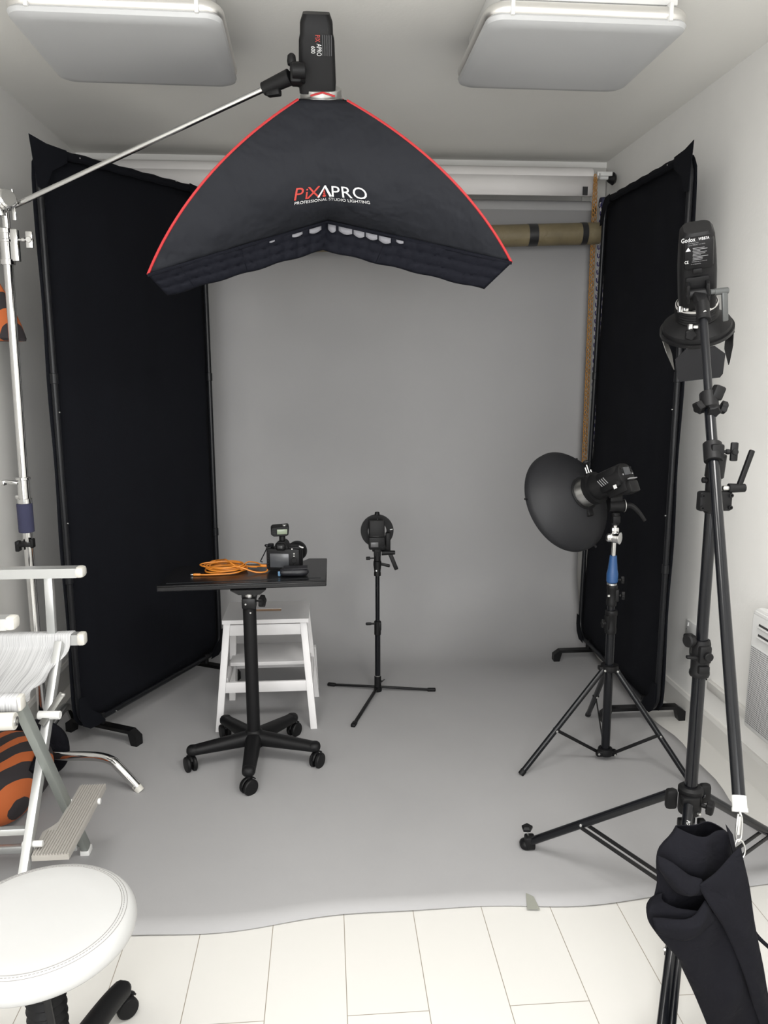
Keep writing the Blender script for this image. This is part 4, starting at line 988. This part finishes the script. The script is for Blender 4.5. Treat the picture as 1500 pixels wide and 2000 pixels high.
cyl(b, (sx-.03, sy-.004, 1.062), (sx+.026, sy-.008, 1.062), .024); box(b, (sx-.005, sy, 1.088), (.05, .04, .03), None, .006); ringtube(b, S+A*.020, S+A*.044, .063, .048, 40)
obj('tilt_bracket', b, BLKM, t)
b = nb(); ringtube(b, (sx+.027, sy-.008, 1.062), (sx+.0295, sy-.008, 1.062), .026, .022, 32); obj('bracket_ring', b, STEEL, t)
b = nb(); tube(b, smooth_path([(sx+.03, sy-.012, 1.062), (sx+.055, sy-.018, 1.062), (sx+.08, sy-.028, 1.040), (sx+.104, sy-.036, 1.006)], 6), lambda u: .013-.006*u, 10); obj('lever', b, BLKM, t)
for du, dz, h, m_ in ((-.002, .0, .098, STEEL), (-.020, .0, .082, STEEL), (.018, 0, .082, STEEL)):
    q = S + A*(.035+du*.6) + V((du, 0, 0))
    b = nb(); cyl(b, q+up*.050, q+up*h, .0032, n=12); obj('clamp_rod', b, m_, t)
b = nb(); q = S+A*.034+up*.098; lathe(b, q, up, [(0, 0), (.010, 0), (.015, .006), (.015, .012), (.010, .016), (0, .016)], 20); box(b, S+A*.03+up*.052, (.05, .02, .02), Rs, .003); obj('clamp_knob', b, BLKM, t)
b = nb(); cyl(b, S+A*.042, S+A*.092, .050, .0565, n=40); obj('reflector_tube', b, STEEL, t)

t = thing('beauty_dish', 'wide charcoal dish reflector turned towards the backdrop on the right light stand', 'reflector', tuple(S+A*.19))
b = nb()
prof = [(.056, .090), (.060, .088), (.075, .093), (.110, .107), (.150, .128), (.185, .152), (.202, .172), (.209, .182), (.209, .200), (.2065, .2005), (.206, .183), (.199, .175), (.183, .156), (.148, .132), (.108, .111), (.070, .098), (.056, .094)]
lathe(b, S, A, prof, 96, closed=True); ds = obj('dish', b, BEAUTY, t, angle=50)
b = nb(); ringtube(b, S+A*.088, S+A*.106, .067, .0568, 48); obj('collar_ring', b, BLKM, t)
b = nb(); lathe(b, S, A, [(0, .165), (.055, .165), (.057, .167), (.055, .169), (0, .169)], 40)
for k in range(3):
    an = 2*PI*k/3+.4; r_ = x_*math.cos(an)+y_*math.sin(an); cyl(b, S+A*.10+r_*.055, S+A*.165+r_*.05, .002, n=8)
obj('deflector', b, BEAUTY, t)
for an in (38, 158, 278):
    r_ = (up*math.cos(math.radians(an))+sd*math.sin(math.radians(an)))
    q = S+A*.190+r_*.206; b = nb(); cyl(b, q, q+r_*.016, .0032, n=10); cyl(b, q+r_*.006, q+r_*.016, .0045, n=10); obj('grid_peg', b, BLK, t)
b = nb(); box(b, S+A*.10-up*.078+sd*0.0, (.03, .03, .03), Rs, .005); obj('lock_block', b, BLKM, t)

# ------------------------------------------------------------------ boom stand in the right foreground
px, py = 1.010, 1.95
t = thing('boom_stand', 'black boom stand in the right foreground, counterweighted by a black cloth bag', 'light stand', (px, py, 0))
b = nb(); cyl(b, (px, py, .085), (px, py, .80), .0175, n=28); obj('lower_pole', b, BLKG, t)
b = nb(); cyl(b, (px, py, .78), (px, py, 1.25), .0155, n=28); obj('upper_pole', b, BLKG, t)
b = nb(); lathe(b, (px, py, 0), (0, 0, 1), [(0, .752), (.025, .752), (.027, .758), (.0265, .765), (.024, .77), (.0245, .80), (.027, .803), (.027, .81), (.0245, .812), (.025, .845), (.022, .855), (0, .855)], 32)
box(b, (px, py-.022, .82), (.034, .018, .05), None, .006); box(b, (px-.002, py-.026, .778), (.03, .014, .022), None, .003); cyl(b, (px+.004, py-.03, .818), (px+.004, py-.042, .818), .012)
mc = obj('middle_collar', b, BLKM, t)
b = nb(); bar(b, (px-.02, py-.02, .812), (px-.05, py-.02, .814), .012, .009, bev=.003); lathe(b, (px-.028, py-.005, .855), (-1, -.4, .1), [(0, 0), (.016, .002), (.018, .008), (.018, .018), (.014, .022), (0, .022)], 20); obj('lock_knob', b, BLKM, mc)
b = nb(); cyl(b, (px, py, 1.205), (px, py, 1.32), .019); box(b, (px+.002, py-.008, 1.238), (.088, .026, .052), None, .006)
for dx in (-.036, .040):
    for dz in (-.016, .016): ringtube(b, (px+dx, py-.021, 1.238+dz), (px+dx, py-.025, 1.238+dz), .0055, .0028, 16)
obj('top_bracket', b, BLKM, t)
P0, P1 = V((.888, 1.5, .652)), V((.9952, 1.93, 1.351)); bd = (P1-P0).normalized()
b = nb(); cyl(b, P0, P0+bd*1.02, .0138, n=28); bm_ = obj('boom_tube', b, BLKG, t)
b = nb(); cyl(b, P0+bd*.98, V((1.064, 2.185, 1.745)), .0112, .0112, n=24); obj('inner_boom_tube', b, BLKF, t)
b = nb(); cyl(b, P0-bd*.022, P0+bd*.008, .0152, n=28); ringtube(b, P0-bd*.026, P0-bd*.018, .0165, .010); obj('end_cap', b, WHITEPL, t, label='white plastic end cap')
q = P0+bd*.845
b = nb(); cyl(b, q-bd*.026, q+bd*.026, .0235, n=28); box(b, q+V((0.004, -.012, 0)), (.034, .022, .046), None, .006); cyl(b, (px, py-.002, 1.30), (px, py-.01, 1.36), .024); cyl(b, (px-.03, py, 1.292), (px-.018, py, 1.292), .008); obj('boom_clamp', b, BLKM, t)
b = nb(); wing(b, q+V((.018, -.015, .003)), (1, -.1, 0), (0, 0, 1), l=.018, w=.048, t=.012, stem=.020, sr=.004); obj('clamp_knob', b, BLKM, t)
b = nb(); cyl(b, (px+.02, py-.012, 1.272), (px+.036, py-.014, 1.272), .007); obj('lever_bolt', b, STEEL, t)
b = nb(); cyl(b, (px+.034, py-.014, 1.272), (px+.078, py-.018, 1.273), .0125, .011); bar(b, (px+.060, py-.018, 1.275), (px+.088, py-.02, 1.372), .014, .012, up=(0, 1, 0), bev=.004); obj('lever', b, BLKM, t)
q = P0+bd*1.0
b = nb(); cyl(b, q-bd*.028, q+bd*.02, .0235); box(b, q+V((.018, -.008, .02)), (.03, .026, .038), Matrix.Rotation(.35, 3, 'Y'), .006); obj('telescoping_collar', b, BLKM, t)
for k_, o_ in (((-1, -.3, -.4), V((-.018, -.01, -.012))), ((1, -.3, -.3), V((.018, -.01, -.014))), ((-.1, -.9, -.5), V((0, -.02, -.018)))):
    b = nb(); knob(b, q+o_, k_, r=.016, l=.018, stem=.008); obj('lock_knob', b, BLKM, t)
# legs
b = nb(); lathe(b, (px, py, 0), (0, 0, 1), [(0, .345), (.030, .345), (.032, .355), (.031, .40), (.034, .405), (.034, .418), (.026, .425), (0, .425)], 32); box(b, (px-.012, py-.024, .392), (.05, .026, .03), None, .005)
for dx, dy in ((-.055, .0), (.052, .02)): box(b, (px+dx, py+dy, .388), (.034, .024, .06), None, .010)
box(b, (px-.026, py-.01, .318), (.018, .02, .026), None, .004); box(b, (px+.032, py-.012, .318), (.02, .02, .02), None, .004); obj('leg_hub', b, BLKM, t)
b = nb(); knob(b, (px+.024, py-.018, .375), (1, -.75, -.1), r=.019, l=.020, stem=.014, sr=.006); obj('hub_knob', b, BLKM, t)
b = nb(); cyl(b, (px+.010, py-.030, .358), (px+.014, py-.039, .358), .0045, n=12); obj('bolt', b, STEEL, t)
b = nb(); lathe(b, (px, py, 0), (0, 0, 1), [(0, .075), (.026, .075), (.028, .085), (.026, .115), (0, .115)], 28); obj('brace_hub', b, BLKM, t)
LG = []
for k, (ex, ey) in enumerate(((.650, 2.325), (.705, 1.42), (1.545, 2.19))):
    f = V((ex, ey, .022)); c0 = V((px, py, .388)); d = f-c0; d.z = 0; d.normalize(); h = c0+d*.045; m = f.lerp(h, .42); s = V((-d.y, d.x, 0))
    b = nb(); cyl(b, f, h, .0135, n=24); lg = obj('leg', b, BLKG, t); LG.append((lg, f, h))
    if k == 1:
        b = nb(); cyl(b, f+s*.022, h.lerp(f, .15)+s*.014, .0085, n=16); obj('side_strut', b, BLKG, lg)
    hb = V((px, py, .095))+d*.028
    for o in (-.014, .014):
        b = nb(); bar(b, hb+s*o, m+s*o+V((0, 0, -.008)), .004, .013, bev=.001); obj('brace', b, BLK, t)
    b = nb(); cyl(b, m-s*.019, m+s*.019, .0045, n=14); obj('bolt', b, STEEL, lg)
    b = nb(); dd = (f-h).normalized(); box(b, f-dd*.014, (.034, .034, .045), None, .006)
    blob(b, f+V((0, 0, -.004)), (.024, .024, .0175), 10, 16); ft = obj('foot', b, BLKM, lg)
    if k == 0:
        b = nb(); q = f-dd*.012+V((-.004, 0, .02)); cyl(b, q, q+V((-.004, 0, .022)), .003, n=10); obj('foot_screw', b, STEEL, ft)
        b = nb(); lathe(b, q+V((-.004, 0, .022)), (-.15, -.1, 1), [(0, 0), (.010, .0), (.019, .006), (.019, .014), (.012, .020), (0, .021)], 5); obj('foot_knob', b, BLKM, ft)
lg, f, h = LG[1]; dd = (f-h).normalized(); rr = V((1, 0, 0)); rr = (rr-dd*rr.dot(dd)).normalized(); nn = rr.cross(dd); nn = nn if nn.y < 0 else -nn
text('leg_print', 'PiXAPRO', WHP, lg, lambda x, y: h+dd*(.076+x*.0125)+rr*(-.004+y*.0135)+nn*.0138)

# lamp head at the boom's tip
a = V((.28, .46, -.84)).normalized(); RC = V((1.134, 2.36, 1.703))
ec = V((-.36, -.93, 0)); en = (ec - a*ec.dot(a)).normalized(); ex_ = en.cross(a); ex_ = ex_ if ex_.x > 0 else -ex_
def HP(x, n, z): return RC + ex_*x + en*n - a*z            # z measured back from the rim
RH = Matrix((ex_, en, -a)).transposed()
t = thing('battery_strobe', 'black battery strobe with white print on its battery, pointing down from the black boom', 'strobe', tuple(RC-a*.15))
b = nb(); rows = []
for z, hx, hy in ((.085, .050, .050), (.10, .051, .051), (.20, .051, .051), (.26, .048, .051), (.305, .044, .048), (.318, .036, .040)):
    r = .022; loop = []
    for sx_, sy_, a0 in ((1, 1, 0), (-1, 1, PI/2), (-1, -1, PI), (1, -1, 3*PI/2)):
        for k in range(5):
            an = a0+PI/2*k/4; loop.append(b.verts.new(HP(sx_*(hx-r)+r*math.cos(an), sy_*(hy-r)+r*math.sin(an), z)))
    rows.append(loop)
for A_, B_ in zip(rows[:-1], rows[1:]):
    for k in range(len(A_)): b.faces.new((A_[k], A_[(k+1) % len(A_)], B_[(k+1) % len(A_)], B_[k]))
b.faces.new(rows[0][::-1]); b.faces.new(rows[-1]); obj('housing', b, BLKM, t)
b = nb(); box(b, HP(.0, .040, .262), (.080, .040, .096), RH, .012); bt = obj('battery', b, BLKM, t)
b = nb(); box(b, HP(-.004, .058, .215), (.024, .010, .014), RH, .002); obj('battery_latch', b, BLK, t)
def LB(x, y): return HP(x*1.12-.006, .0608, .270+y*1.12)
for s_, wd, x0, y0, m_ in (('Godox', .016, -.020, .030, WHP), ('WB87A', .0105, .016, .031, WHP), ('Li-ion Battery Pack', .0042, -.008, .0245, GRP), ('Capacity 8700mAh  11.1V 96Wh', .0042, -.001, .0195, GRP), ('CE', .011, -.024, -.026, WHP), ('WARNING Keep dry, do not crush', .0034, .006, -.0245, GRP), ('Do not dispose in fire', .0036, -.002, -.0305, GRP)):
    text('label_print', s_, m_, bt, lambda x, y, wd=wd, x0=x0, y0=y0: LB(x0+x*wd*.72, y0+y*wd))
for i in range(9):
    b = nb(); w_ = .040*(.75+.25*math.sin(i*2.3)); box(b, LB(.009-(.040-w_)/2, .012-.0038*i), (w_, .0006, .0013), RH); obj('label_line', b, GRP, bt)
b = nb(); poly = [LB(-.026, .006), LB(-.014, .006), LB(-.020, .016)]; prism(b, poly, en*.0004); obj('label_symbol', b, WHP, bt)
b = nb(); ringtube(b, HP(0, 0, .080), HP(0, 0, .087), .060, .045, 48); obj('steel_ring', b, mat('steel_ring', (.55, .54, .52), .4, .2), t)
b = nb(); bb = V((1.064, 2.185, 1.745)); cyl(b, bb-bd*.035, bb+bd*.02, .0185); cyl(b, bb-bd*.04, bb-bd*.03, .0205)
bar(b, bb+bd*.01, HP(-.004, .078, .150), .036, .024, up=(0, 1, 0), bev=.006)
for dx in (-.030, .022): box(b, HP(dx, .064, .155), (.010, .040, .058), RH, .004)
box(b, HP(-.004, .050, .165), (.062, .016, .060), RH, .004)
cyl(b, HP(-.036, .070, .150), HP(.028, .070, .150), .014); obj('tilt_bracket', b, BLKM, t)
b = nb(); q = HP(.028, .070, .150); e = q+V((.052, -.004, .004)); cyl(b, q, e, .0075); cyl(b, q+V((.012, 0, 0)), e, .0095); bar(b, e+V((-.012, -.002, -.002)), e+V((.004, .012, -.085)), .018, .010, up=(0, 1, 0), bev=.004); obj('lever', b, mat('grey_lever', (0.07, 0.0735, 0.0735), .35, .3), t)
for x, n, z in ((-.052, .072, .108), (-.026, .078, .050)):
    b = nb(); q = HP(x, n, z); box(b, q, (.013, .013, .018), None, .003); box(b, q+V((.016, 0, 0)), (.016, .01, .010), None, .003); obj('bolt', b, STEEL, t)
b = nb(); q = HP(-.026, .082, .030); cyl(b, q-en*.02, q+en*.002, .005); knob(b, q, (-.4, -1, -.3), r=.015, l=.016, stem=.006); obj('clamp_knob', b, BLKM, t)
b = nb(); cyl(b, bb-bd*.012+V((-.004, -.0185, 0)), bb-bd*.012+V((-.004, -.0205, 0)), .0045, n=14); obj('rivet', b, STEEL, t)
t = thing('barn_door_reflector', 'black metal reflector with four hinged flaps on the high battery strobe', 'reflector', tuple(RC))
b = nb(); prof = [(.058, .088), (.060, .078)]
for k in range(5): prof += [(.0625, .074-k*.008), (.060, .071-k*.008)]
prof += [(.070, .034), (.098, .016), (.100, .010), (.100, -.006), (.097, -.006), (.095, .010), (.060, .030), (.055, .088)]
lathe(b, RC, -a, prof, 64, closed=True); obj('reflector', b, BLKM, t, angle=30)
b = nb(); ringtube(b, HP(0, 0, -.008), HP(0, 0, .002), .107, .094, 56); obj('door_frame', b, BLK, t)
def door(dirn, across, w0, w1, L, ang, m, nm='flap'):
    h0 = RC + dirn*.100 + a*.010; dd = (a*math.cos(ang) + dirn*math.sin(ang)).normalized(); nrm = dd.cross(across).normalized()
    pts = [h0-across*w0*.8, h0+across*w0*.8, h0+across*w1+dd*.03, h0+across*w1*.92+dd*(L-.012), h0+across*w1*.80+dd*L, h0-across*w1*.80+dd*L, h0-across*w1*.92+dd*(L-.012), h0-across*w1+dd*.03]
    b = nb(); prism(b, pts, nrm*.0015); dr = obj(nm, b, m, t, smooth=False)
    b = nb(); cyl(b, h0-across*w0*.7, h0+across*w0*.7, .003, n=10); obj('hinge', b, BLK, dr)
door(en, ex_, .050, .070, .110, .02, BEAUTY); door(-en, ex_, .050, .070, .110, .10, BEAUTY)
door(-ex_, en, .050, .060, .105, -.30, mat('lit_grey_metal', (0.112, 0.1085, 0.098), .45, .3)); door(ex_, en, .050, .060, .105, -.12, BLK)  # left flap's paler grey paints in the light on its metal inner face

# ------------------------------------------------------------------ weight bag hooked to the boom
def BG(x, y, d=0.0):
    return V((.732+.00113*(x-1325)+.000094*(y-1637), 1.45+d, .599-.00127*(y-1637)-.00008*(x-1325)))
t = thing('weight_bag', 'black cotton weight bag hanging open from the lower end of the black boom', 'bag', tuple(BG(1440, 1630, .03)))
def sack(rows, dmid, dh, n=36, seed=0):
    b = nb(); g = []
    for i, (y, L, R) in enumerate(rows):
        v = i/(len(rows)-1); loop = []
        for k in range(n):
            an = 2*PI*k/n; cx_ = (L+R)/2+(R-L)/2*math.cos(an)
            dd = -math.sin(an)
            off = dmid + dh*(dd if dd < 0 else dd*.9)*(0.55+.45*math.sin(PI*min(1, v*1.15+.12)))
            wr = .006*math.sin(cx_*.055+y*.021+seed)+.005*math.sin(cx_*.02-y*.045+seed*2)+.003*math.sin(cx_*.11+y*.01)
            loop.append(b.verts.new(BG(cx_, y+2.5*math.sin(an*3+seed), off+wr*(1 if abs(dd) > .2 else .2))))
        g.append(loop)
    for A_, B_ in zip(g[:-1], g[1:]):
        for k in range(n): b.faces.new((A_[k], A_[(k+1) % n], B_[(k+1) % n], B_[k]))
    return b, g
def dens(rows, k=3):
    P = smooth_path([V((y, L, R)) for y, L, R in rows], k); return [(p.x, p.y, p.z) for p in P]
b, g = sack(dens([(1752, 1292, 1452), (1768, 1266, 1454), (1790, 1264, 1460), (1815, 1279, 1466), (1840, 1302, 1474), (1862, 1322, 1481), (1880, 1329, 1487), (1905, 1341, 1495), (1930, 1353, 1503), (1960, 1366, 1512), (2000, 1382, 1526), (2050, 1398, 1540), (2085, 1412, 1540), (2100, 1440, 1520)]), .0, .046)
b.faces.new(g[-1]); obj('lower_sack', b, COTTON, t, angle=80, solid=.002)
b, g = sack(dens([(1634, 1334, 1430), (1645, 1326, 1439), (1672, 1300, 1441), (1700, 1293, 1443), (1740, 1294, 1446), (1790, 1285, 1455), (1850, 1315, 1470)]), .028, .030, seed=2)
obj('inner_lining', b, COTTON, t, angle=80, solid=.002)
def cloth(name, rows, sol=.003):
    b = nb(); g = []
    for r in rows:
        P = smooth_path([V(p) for p in r], 5); g.append([BG(p.x, p.y, p.z) for p in P])
    G = []
    for j in range(len(g[0])):
        col = smooth_path([g[i][j] for i in range(len(g))], 4); G.append(col)
    sheet(b, [[G[j][i] + V((0, .0022*math.sin(j*.7+i*.9), 0)) for j in range(len(G))] for i in range(len(G[0]))])
    return obj(name, b, COTTON, t, solid=sol, angle=80)
cloth('front_flap', [[(1437, 1640, -.02), (1390, 1672, -.035), (1346, 1703, -.040)], [(1443, 1690, -.035), (1405, 1712, -.050), (1362, 1732, -.048)], [(1452, 1760, -.045), (1425, 1775, -.058), (1394, 1780, -.052)], [(1470, 1850, -.045), (1450, 1860, -.058), (1430, 1862, -.050)], [(1490, 1925, -.038), (1474, 1935, -.052), (1458, 1938, -.044)], [(1520, 2000, -.030), (1502, 2010, -.045), (1486, 2012, -.036)]])
cloth('upper_lip', [[(1283, 1670, .0), (1305, 1672, -.02), (1335, 1690, -.03), (1356, 1695, -.03)], [(1281, 1684, -.012), (1303, 1698, -.038), (1332, 1714, -.044), (1358, 1706, -.036)], [(1291, 1700, .0), (1308, 1722, -.022), (1334, 1728, -.03), (1360, 1722, -.03)]])
cloth('lower_lip', [[(1266, 1775, -.02), (1300, 1762, -.045), (1335, 1752, -.050), (1358, 1728, -.040)], [(1265, 1785, -.03), (1302, 1774, -.060), (1338, 1764, -.062), (1366, 1740, -.048)], [(1270, 1800, -.028), (1306, 1796, -.052), (1342, 1786, -.054), (1376, 1762, -.044)]])
b = nb(); prism(b, [BG(1424, 1617, .012), BG(1437, 1634, .012), BG(1442, 1690, -.01), BG(1430, 1670, -.01)], (0, .004, 0)); obj('tab', b, COTTON, t)
b = nb(); P = smooth_path([BG(1447, 1694, .01), BG(1458, 1745, .02), BG(1470, 1790, .02), BG(1485, 1825, .015), BG(1515, 1850, .0)], 6)
sheet(b, [[p-V((.006, 0, 0)) for p in P], [p+V((.006, 0, 0)) for p in P]]); obj('strap', b, COTTON, t, solid=.002)
t = thing('snap_hook', 'steel snap hook joining the boom end cap and the black weight bag', 'hook', tuple(BG(1434, 1600, .04)))
e0 = P0-bd*.02
b = nb(); cyl(b, e0+bd*.02, e0-bd*.012, .0028, n=10); tube(b, smooth_path([e0-bd*.01+V((-.004, 0, 0)), e0+V((-.010, -.01, -.03)), e0+V((-.012, -.014, -.058)), e0+V((-.006, -.016, -.066)), e0+V((.0, -.014, -.055)), e0+V((.002, -.008, -.02)), e0-bd*.008], 5), .0022, 8); cyl(b, e0+V((-.002, -.006, -.012)), e0+V((-.008, -.014, -.052)), .0045, n=12); obj('clip', b, STEEL, t)
b = nb(); c = e0+V((-.004, -.02, -.082)); tube(b, [c+V((.012*math.cos(q), .003*math.sin(q), .020*math.sin(q)-.004*math.cos(q))) for q in [2*PI*k/20 for k in range(20)]], .0018, 8, closed=True); obj('d_ring', b, STEEL, t)

# ------------------------------------------------------------------ wall heater, socket, tape
t = thing('wall_heater', 'white electric panel heater with perforated grille on the right wall', 'heater', (XR, 2.3, .26))
b = nb(); y0, y1, z0, z1 = 1.95, 2.625, .262, .725; xf = 1.545
prism(b, [(XR-.02, y0, z0+.03), (XR-.02, y0, z1-.01), (xf+.03, y0, z1), (xf+.012, y0, z1-.004), (xf+.002, y0, z1-.016), (xf, y0, z1-.04), (xf, y0, z0+.012), (xf+.008, y0, z0), (XR-.03, y0, z0)], (0, y1-y0, 0)); hb_ = obj('casing', b, WHITEPL, t, bevel=.006)
b = nb(); box(b, (xf-.001, (y0+y1)/2, (z0+.595)/2+.008), (.006, y1-y0-.03, .595-z0-.03), None, .002); obj('grille', b, GRILLE, t)
for z in (.672, .634):
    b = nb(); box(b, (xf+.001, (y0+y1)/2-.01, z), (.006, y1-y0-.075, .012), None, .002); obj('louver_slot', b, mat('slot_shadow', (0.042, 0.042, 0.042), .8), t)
    b = nb(); box(b, (xf-.003, (y0+y1)/2-.01, z-.006), (.010, y1-y0-.075, .008), Matrix.Rotation(.5, 3, 'Y'), .002); obj('louver_blade', b, WHITEPL, t)
b = nb(); box(b, (XR-.012, 2.3, .45), (.024, .45, .25)); obj('wall_bracket', b, STEEL, t)
t = thing('wall_socket', 'white wall socket on the right wall, behind the black boom stand', 'socket', (XR, 3.235, .42))
b = nb(); box(b, (XR-.005, 3.225, .420), (.010, .146, .086), None, .003); obj('plate', b, WHITEPL, t)
for y in (3.275, 3.19):
    b = nb(); box(b, (XR-.011, y, .445), (.005, .012, .018), Matrix.Rotation(.2, 3, 'Y'), .001); obj('switch', b, WHITEPL, t)
b = nb(); cyl(b, (XR-.010, 3.286, .42), (XR-.0115, 3.286, .42), .003, n=10); obj('screw', b, STEEL, t)
t = thing('mains_plug', 'black mains plug pushed into the wall socket', 'plug', (XR-.01, 3.20, .40))
b = nb(); box(b, (XR-.0325, 3.205, .395), (.044, .05, .05), None, .009); obj('body', b, BLKM, t)
b = nb(); tube(b, smooth_path([(XR-.03, 3.20, .37), (XR-.03, 3.19, .32), (XR-.028, 3.12, .285), (XR-.028, 3.04, .275)], 6), .0035, 8); obj('cord', b, BLKM, t)
b = nb(); pts = [(.588, 2.094), (.607, 2.076), (.611, 2.018), (.573, 2.022)]; prism(b, [(x, y, .0065) for x, y in pts], (0, 0, .0008)); o = obj('masking_tape', b, MASK); tag(o, 'piece of translucent masking tape holding the front edge of the grey paper', 'tape')
